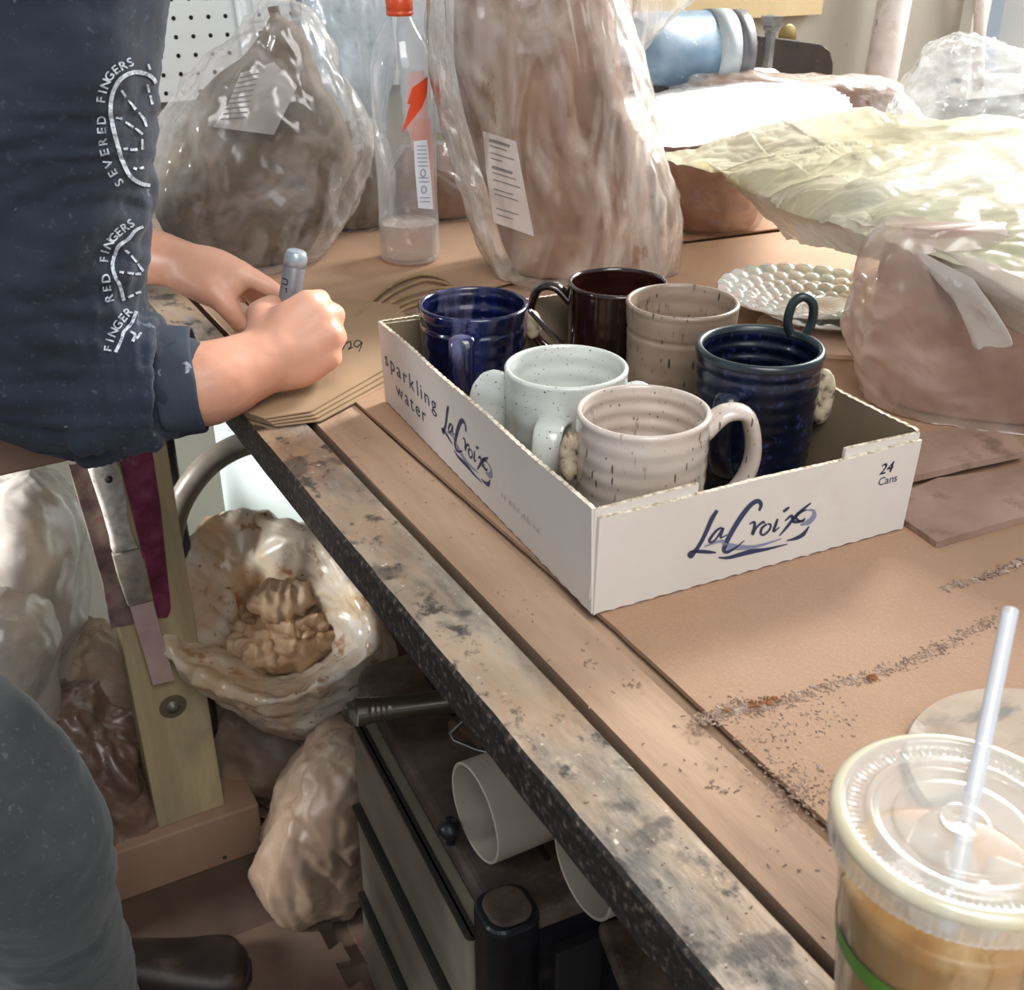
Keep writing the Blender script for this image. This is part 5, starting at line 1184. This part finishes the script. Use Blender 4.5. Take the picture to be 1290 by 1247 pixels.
tagp(M().add(*prism([pc - e2_ * .04 - e1_ * .35, pc - e2_ * .45 - e1_ * .35, pc - e2_ * .45 + e1_ * .5, pc - e2_ * .04 + e1_ * .5], .0, .006)).build('foam_mat', m_mat, smooth=False), 'dusty brown foam mat between the toothed mat and the black chest', 'mat', 'interlocking floor mats')
P = [pz(*p, .02) for p in [(505, 1265), (492, 1220), (478, 1180), (472, 1150), (478, 1132), (490, 1128)]]
tagp(M().add(*tube(spline(P, 40), .0022, 10, cap='round')).build('white_cord', mat('dirty_white_cord', '#9c9282', rough=.6)), 'thin dirty white cord looping on the floor beside the black chest', 'cord')

# ================================================================== the person writing on the kraft sheets
m_skin = mat('skin', [(0.3, '#c98f74'), (0.5, '#d69d82'), (0.7, '#dfab90')], 9, 5, rough=.45, sss=.15, bump=.08, bscale=170, bdist=.0008, layers=[('noise', 14, .55, .75, '#c8806a', .35, (1, 1, 1))])
m_navycloth = mat('navy_cotton', [(0.3, '#151a26'), (0.5, '#1c2331'), (0.7, '#252d3d')], 9, 6, rough=.9, sheen=.12, bump=.35, bscale=420, bdist=.0006, layers=[('noise', 150, .60, .72, '#5b6472', .45, (1, 1, 1)), ('noise', 34, .68, .71, '#8f98a5', .6, (1, 1, 1)), ('noise', 3, .45, .65, '#2f3748', .5, (1, 1, 1))])
m_greycloth = mat('grey_sweatpants', [(0.3, '#343737'), (0.5, '#414444'), (0.7, '#505353')], 10, 6, rough=.95, sheen=.2, bump=.4, bscale=350, bdist=.0007, layers=[('noise', 150, .6, .7, '#6f7272', .5, (1, 1, 1)), ('noise', 22, .68, .73, '#a08c7c', .6, (1, 1, 1))])
per = empty('person', (-.30, .48, 0), 'person in navy shirt and grey sweatpants writing with a marker beside the table', 'person')
def chain(q, pts, ell=None, up=None, n=20):
    """pts: (px, py, depth, r) or ((x,y,z), r)"""
    P, R_ = [], []
    for p in pts:
        if len(p) == 4: P.append(pd(*p[:3])); R_.append(p[3])
        else: P.append(np.array(p[0], float)); R_.append(p[1])
    k = max(8, len(P) * 7); S = spline(np.c_[np.array(P), R_], k); q.add(*tube(S[:, :3], np.maximum(S[:, 3], .002), n, cap='round', ell=ell, up=up))
body = M()
# right forearm and wrist
chain(body, [(60, 470, .985, .042), (150, 490, .995, .038), (220, 488, 1.002, .0385), (262, 483, 1.01, .0385), (305, 466, 1.028, .0335), (338, 452, 1.04, .0300), (356, 443, 1.045, .0285)])
# right palm and back of the hand
for pts in ([(344, 440, 1.043, .027), (362, 412, 1.048, .023), (388, 386, 1.052, .0165)], [(350, 446, 1.045, .027), (380, 425, 1.05, .024), (403, 400, 1.052, .0165)],
            [(350, 452, 1.045, .027), (385, 440, 1.05, .024), (414, 424, 1.052, .0160)], [(348, 460, 1.045, .026), (380, 458, 1.052, .0225), (410, 449, 1.055, .0155)], [(335, 445, 1.04, .027), (336, 420, 1.048, .0215), (332, 402, 1.055, .016)]):
    chain(body, pts)
# right fingers curled round the marker (index, middle, ring, little) and thumb
chain(body, [(390, 385, 1.052, .0135), (402, 378, 1.068, .0112), (392, 383, 1.092, .0095), (376, 395, 1.105, .0085)])
chain(body, [(405, 398, 1.052, .0135), (421, 396, 1.066, .0112), (417, 408, 1.092, .0098), (398, 420, 1.105, .0085)])
chain(body, [(414, 422, 1.052, .0130), (424, 424, 1.070, .0110), (416, 434, 1.094, .0095), (398, 440, 1.106, .0085)])
chain(body, [(410, 447, 1.054, .0125), (419, 450, 1.070, .0100), (410, 456, 1.090, .0088), (394, 458, 1.100, .0080)])
chain(body, [(333, 405, 1.055, .0160), (328, 395, 1.070, .0135), (343, 386, 1.090, .0115), (358, 390, 1.105, .0098)])
# left forearm, hand steadying the paper
LW = [(40, 300, 1.34, .042), (120, 308, 1.27, .037), (185, 322, 1.215, .0315), (218, 330, 1.195, .0270), (245, 338, 1.18, .0255)]
chain(body, LW)
for pts in ([(238, 335, 1.182, .025), (272, 338, 1.172, .021), (303, 347, 1.165, .0155)], [(240, 342, 1.182, .024), (270, 352, 1.17, .021), (292, 358, 1.165, .0155)], [(236, 345, 1.182, .023), (256, 360, 1.168, .019), (270, 368, 1.16, .0165)], [(250, 330, 1.20, .018), (290, 345, 1.21, .014)]):
    chain(body, pts)
chain(body, [(300, 346, 1.166, .0135), (320, 352, 1.165, .0115), (338, 362, 1.166, .0102), (352, 370, 1.17, .0085)])       # index
chain(body, [(296, 356, 1.19, .0125), (315, 362, 1.195, .0108), (330, 374, 1.20, .0095), (338, 384, 1.20, .0085)])      # middle
chain(body, [(290, 352, 1.215, .0120), (308, 362, 1.22, .0102), (320, 376, 1.225, .0090)])                               # ring
chain(body, [(282, 350, 1.235, .0110), (298, 362, 1.24, .0090), (306, 374, 1.245, .0080)])                               # little
chain(body, [(268, 364, 1.163, .0160), (282, 381, 1.16, .0130), (293, 396, 1.165, .0112), (301, 408, 1.175, .0092)])    # thumb
# hidden upper arms, trunk, legs, neck and head keep the figure whole
SR = pd(55, -120, .80); SL = np.array([-.36, .80, 1.24]); CH_ = np.array([-.42, .56, 1.12]); HP = np.array([-.66, .46, .62])
EL = pd(60, 470, .985)
chain(body, [(SR, .055), (pd(48, 180, .9), .050), (EL, .042)])
chain(body, [(SL, .05), ((-.34, .82, 1.08), .045), (pd(40, 300, 1.34), .042)])
chain(body, [(HP, .12), ((-.56, .50, .86), .11), (CH_, .11), ((-.36, .62, 1.28), .07)])
chain(body, [(SR, .055), (CH_ + [0, 0, .1], .085), (SL, .055)])
KR = pd(38, 1070, .97); AR = pz(112, 1262, .11)
chain(body, [(HP + [0.02, -.04, 0], .070), (pd(-90, 985, .935), .052), (pd(5, 1045, .955), .046), (KR, .044), (AR + [-.02, 0, 0], .030), (AR + [-.02, 0, -.07], .026)])
KL = np.array([-.52, .74, .55]); AL = np.array([-.46, .74, .10]); chain(body, [(HP + [0, .08, 0], .085), (KL, .055), (AL, .035), (AL + [0, 0, -.06], .03)])
HC = np.array([-.27, .64, 1.50]); chain(body, [((-.35, .62, 1.28), .052), ((-.31, .635, 1.40), .050), (HC + [-.02, 0, -.03], .06)])
for c_, s_ in ((HC, (.088, .078, .105)), (HC + [.05, 0, -.055], (.045, .05, .05)), (HC + [.094, 0, -.012], (.016, .011, .022)), (HC + [.0, .08, -.01], (.012, .008, .028)), (HC + [.0, -.08, -.01], (.012, .008, .028)), (HC + [.088, 0, -.050], (.010, .022, .008)), (HC + [.076, .03, .012], (.012, .014, .009)), (HC + [.076, -.03, .012], (.012, .014, .009))):
    v, f = lathe([(math.sin(a), -math.cos(a)) for a in np.linspace(.05, math.pi - .05, 18)], (0, 0, 0), 28); v = v * s_ + c_
    body.add(v, f + [tuple(range(28))[::-1], tuple(range(17 * 28, 18 * 28))])
def wr(V): return .0006 * fbm(V, 60, 2, 3)
remeshed(body, 'body', m_skin, per, .0036, 4, wr)
v, f = lathe([(math.sin(a) if a > .05 else .05, math.cos(a)) for a in np.linspace(.05, 2.1, 26)], (0, 0, 0), 60); v = v * (.100, .092, .118) + HC + [-.012, 0, .006]; n_ = normals(v, f); v = v + n_ * (.004 * fbm(v, 40, 3, 2))[:, None]
M().add(v, f).build('hair', mat('dark_brown_hair', '#2b1d15', rough=.6), per)
# right sleeve
sl = M()
chain(sl, [(SR + [-.02, .0, .03], .105), (pd(46, -60, .83), .092), (pd(50, 60, .855), .0870), (pd(50, 200, .90), .0840), (pd(52, 330, .945), .0855), (pd(58, 430, .975), .0830)], n=40)
chain(sl, [(48, 450, .975, .078), (95, 476, .985, .068), (150, 486, .995, .058), (196, 484, 1.0, .0505)], n=40)
axf = pd(236, 480, 1.005) - pd(150, 486, .995); axf /= np.linalg.norm(axf)
cA = pd(196, 483, 1.0); v, f = tube([cA - axf * .03, cA, pd(236, 480, 1.006)], [.051, .0485, .0465], 48); sl.add(v, f)
chain(sl, [(CH_ + [0, 0, .1], .11), (SR + [-.04, .0, .03], .09)], n=30)
for i, (px, tl, rr_) in enumerate([(124, -.34, .0595), (140, -.30, .0575), (155, -.26, .0560), (169, -.2, .0545), (183, -.15, .0530), (195, -.1, .0515)]):
    c = pd(px, 486 - .05 * (px - 128), .992); ax_ = axf + UP * tl * .6; ax_ /= np.linalg.norm(ax_); a_ = np.cross(ax_, FW); a_ /= np.linalg.norm(a_); b_ = np.cross(ax_, a_); th = np.linspace(0, 2 * math.pi, 60)
    sl.add(*tube(c + (rr_ + .0035) * (np.cos(th)[:, None] * a_ + np.sin(th)[:, None] * b_), .0068, 10))
cE = pd(236, 480, 1.006)
def wrinkle(V):
    s = (V - cE) @ axf                                      # distance from the cuff, negative up the sleeve
    rr_ = np.linalg.norm((V - cE) - s[:, None] * axf, axis=1)
    near = np.exp(-((s + .055) / .040) ** 2) * (rr_ < .12)
    rings = near * (.0020 * (1 - np.abs(np.sin((s * 210 + 1.6 * fbm(V, 14, 2, 1))))) - .002)
    hem = .0022 * np.exp(-((s + .026) / .004) ** 2) * (rr_ < .09)
    up_ = (V[:, 2] > .90)
    return rings - hem + .011 * folds(V, 8, 9, 7, .9, (1, 1, 1.7)) + .004 * fbm(V, 14, 2, 5)
so, SV, SF = remeshed(sl, 'right_sleeve', m_navycloth, per, .0032, 2, wrinkle)
cuf = M(); Vc, Fc = lathe(spline([(.0440, 0), (.0485, -.001), (.0497, .006), (.0493, .020), (.0485, .029), (.0475, .0325), (.0455, .033), (.0450, .02)], 40), pd(203, 484, 1.0), 90, axis=axf + UP * .06, closed=True)
Nc = normals(Vc, Fc); Vc = Vc + Nc * (.0012 * fbm(Vc, 30, 3, 2))[:, None]
cuf.add(Vc, Fc); m_cuff = mat('dusty_navy_cuff', [(0.3, '#2b3340'), (0.6, '#3a434f'), (0.75, '#56606b')], 14, 6, rough=.9, bump=.2, bscale=420, bdist=.0005, layers=[('noise', 30, .66, .70, '#b9bec4', .8, (1, 1, 1))])
cuf.build('cuff', m_cuff, so, label='dusty turned-back cuff')
sbvh = BVHTree.FromPolygons([tuple(v) for v in SV], SF)
# shirt body and left sleeve
sb = M(); chain(sb, [(HP + [0, 0, .02], .15), ((-.56, .50, .86), .145), (CH_, .14), ((-.40, .60, 1.25), .10)], n=36); chain(sb, [(CH_ + [0, 0, .1], .10), (SL, .085), ((-.34, .82, 1.08), .075), (pd(10, 296, 1.36), .062), (pd(80, 303, 1.31), .052)], n=30)
remeshed(sb, 'shirt_body', m_navycloth, per, .008, 4, lambda V: .012 * crease(V, 6, 3, 9))
# trousers, shoes
tr = M(); chain(tr, [(HP, .15), (HP + [.06, -.06, -.01], .12), (pd(-90, 965, .93), .085), (pd(5, 1040, .955), .0790), (pd(38, 1085, .985), .0700), (pd(50, 1140, 1.06), .0670), (pd(80, 1210, 1.18), .068), (pd(98, 1262, 1.30), .066), (AR + [0, 0, -.01], .058)], n=36)
chain(tr, [(HP, .14), (KL, .09), (AL, .06)], n=30)
remeshed(tr, 'sweatpants', m_greycloth, per, .006, 5, lambda V: .006 * folds(V, 7, 8, 19, .9, (1, 1, 1.6)) + .003 * fbm(V, 20, 2))
m_shoe = mat('scuffed_dark_shoe', [(0.3, '#1c1312'), (0.55, '#2e2220'), (0.75, '#5c4a40')], 20, 7, rough=.5, bump=.2, bscale=60)
def shoe(heel, toe, name, parent):
    heel = np.array(heel, float); toe = np.array(toe, float); d = toe - heel; L_ = np.linalg.norm(d); d /= L_; s = np.cross([0, 0, 1.0], d)
    rows = [(0, .012, .02), (.03, .032, .07), (.2, .037, .085), (.4, .038, .075), (.6, .042, .060), (.8, .046, .050), (.93, .038, .042), (1.0, .012, .018)]
    S = spline(rows, 40); V = []; th = np.linspace(0, 2 * math.pi, 32, endpoint=False)
    for t, wd, h in S:
        c = heel + d * L_ * t; x = wd * np.sign(np.cos(th)) * np.abs(np.cos(th)) ** .8; z = h / 2 + h / 2 * np.sign(np.sin(th)) * np.abs(np.sin(th)) ** .7
        V.append(c + x[:, None] * s + z[:, None] * np.array([0, 0, 1.0]))
    V = np.concatenate(V); F_ = grid_faces(40, 32) + [tuple(range(32))[::-1], tuple(range(39 * 32, 40 * 32))]
    o = M().add(V, F_).build(name, m_shoe, parent); 
    V2 = [(p - (heel + d * L_ * .5)) * [1.04, 1.04, 1] + (heel + d * L_ * .5) for p in V]; V2 = np.array(V2); V2[:, 2] = np.clip(V2[:, 2], heel[2], heel[2] + .018)
    M().add(V2, F_).build('sole', mat('dark_sole', '#241a17', rough=.7), o)
shoe(pz(130, 1262, .014), pz(314, 1228, .014), 'shoe', per)
shoe((-.50, .74, .014), (-.26, .86, .014), 'shoe', per)

# printing on the sleeve
m_print = mat('cracked_white_print', [(0.35, '#6f7786'), (0.48, '#b9bfc9'), (0.7, '#dfe3e8')], 260, 5, rough=.8)
qp = M()
def zs(x, y): return (100 + x / 2.97, 40 + y / 2.97)
def skin_pt(px, py):
    r_ = ray(px, py); r_ = r_ / np.linalg.norm(r_); h = sbvh.ray_cast(tuple(CAM), tuple(r_), 3)
    if h[0] is None: return None
    n_ = np.array(h[1]); n_ = n_ if n_ @ r_ < 0 else -n_; return np.array(h[0]) + n_ * .0008
def onsleeve(V, F_):
    P = [skin_pt(*p) for p in V]; ok = [p is not None for p in P]; P = [p if p is not None else np.zeros(3) for p in P]
    F2 = [f for f in F_ if all(ok[i] for i in f) and max(np.linalg.norm(P[i] - P[f[0]]) for i in f) < .012]
    used = sorted({i for f in F2 for i in f}); mp = {i: k for k, i in enumerate(used)}
    if used: qp.add([P[i] for i in used], [tuple(mp[i] for i in f) for f in F2])
def stroke(pts, wd, m=None): V, F_ = ribbon([zs(*p) for p in pts], np.atleast_1d(wd) / 2.97, m or len(pts) * 9); onsleeve(V, F_)
def arctext(s, path, size, t0=0.0, t1=1.0):
    P = spline([zs(*p) for p in path], 300); L_ = np.r_[0, np.cumsum(np.linalg.norm(np.diff(P, axis=0), axis=1))]; tot = L_[-1]
    for i, chx in enumerate(s):
        if chx == ' ': continue
        g, gf, gw = glyphs(chx); u = (t0 + (t1 - t0) * (i + .5) / len(s)) * tot
        c = np.array([np.interp(u, L_, P[:, k]) for k in (0, 1)]); c2 = np.array([np.interp(min(u + 1, tot), L_, P[:, k]) for k in (0, 1)]); c1 = np.array([np.interp(max(u - 1, 0), L_, P[:, k]) for k in (0, 1)])
        t = (c2 - c1) / np.linalg.norm(c2 - c1); nn = np.array([t[1], -t[0]])
        V = [c + t * (x - gw / 2) * size * 1.05 + nn * y * size for x, y in g]
        # thicken thin triangles by drawing the glyph twice, slightly apart
        onsleeve(V, gf); onsleeve([v + t * .8 for v in V], gf); onsleeve([v + nn * .6 + t * .4 for v in V], gf)
arctext('SEVERED', [(172, 570), (138, 522), (112, 462), (100, 400), (97, 340), (97, 312)], 15.5)
arctext('FINGERS', [(92, 272), (104, 215), (136, 160), (205, 122)], 15.5)
stroke([(262, 574), (225, 565), (185, 535), (158, 480), (140, 420), (122, 350), (114, 290), (122, 230), (150, 178), (195, 152), (235, 153), (270, 170), (290, 200)], [13, 16, 16, 16, 16, 16, 13], 110)
for p in ([(155, 218), (172, 242)], [(180, 254), (208, 290)], [(220, 300), (238, 325), (248, 355)], [(135, 320), (158, 326)], [(170, 338), (200, 356)], [(206, 360), (234, 382)], [(162, 438), (178, 438)], [(188, 440), (214, 440)], [(252, 195), (258, 225)], [(262, 238), (270, 272)], [(200, 510), (212, 514)], [(222, 512), (238, 506)], [(232, 400), (234, 440)], [(255, 120), (262, 140)]):
    stroke(p, [7, 12, 8] if len(p) > 2 else [8, 10], 14)
arctext('RED', [(130, 1012), (118, 960), (112, 905)], 15)
arctext('FINGERS', [(104, 868), (112, 818), (150, 765), (208, 722)], 15)
stroke([(236, 728), (208, 742), (180, 775), (145, 800), (130, 835), (122, 875), (132, 915), (150, 950), (164, 1005)], [10, 14, 14, 14, 14], 80)
for p in ([(168, 815), (184, 828)], [(192, 836), (212, 862)], [(216, 868), (236, 895)], [(148, 898), (164, 900)], [(176, 900), (200, 904)], [(206, 906), (228, 904)], [(180, 992), (200, 984)], [(208, 978), (236, 968)]): stroke(p, [8, 10], 12)
arctext('FINGER', [(118, 1205), (130, 1150), (158, 1098), (200, 1048)], 15)
stroke([(210, 1045), (192, 1090), (162, 1125), (156, 1152), (136, 1200)], [12, 14, 12], 40)
for p in ([(192, 1122), (208, 1136), (200, 1160)], [(212, 1150), (230, 1128)]): stroke(p, [8, 10], 12)
r = np.random.default_rng(31)
so2 = so
if qp.v:
    oo = M(); oo.v = qp.v; oo.f = qp.f; oo.mi = qp.mi
    o = oo.build('sleeve_print', m_print, so, label='cracked white print on the navy sleeve', smooth=False)

# the marker
m_mk = mat('grey_marker_barrel', [(0.3, '#6b6a6c'), (0.7, '#807f82')], 30, rough=.3)
a, b = pd(374, 316, 1.075), pz(352, 462, T + .011)
ax = (b - a) / np.linalg.norm(b - a); L_ = np.linalg.norm(b - a)
mk = empty('marker_pen', tuple(b), 'grey marker pen with a silver end held in the right hand', 'pen')
M().add(*lathe([(.0095, .012), (.0108, .013), (.0108, L_ * .62), (.0095, L_ * .66), (.0085, L_ * .80), (.0035, L_ * .86), (.0016, L_ * .99)], a, 36, axis=ax)).build('barrel', m_mk, mk)
M().add(*lathe([(.0005, -.0005), (.0080, -.0005), (.0096, .0008), (.0112, .006), (.0112, .014), (.0105, .0142)], a, 36, axis=ax)).build('end_cap', mat('silver_cap', '#aab4bd', rough=.3, metal=.3), mk)
q = M()
sx = np.cross(ax, -FW); sx /= np.linalg.norm(sx); fz = np.cross(sx, ax)
if fz @ FW > 0: fz = -fz
V, F_, wd = text2d('UL', .011, .15)
def onpen(x, y): ang = .55 + y / .0112; return a + ax * (.026 + x) + (sx * math.sin(ang) + fz * math.cos(ang)) * .0112
q.add([onpen(x, y - .005) for x, y in V], F_); q.build('barrel_print', mat('black_pen_print', '#26242a', rough=.4), mk, smooth=False)
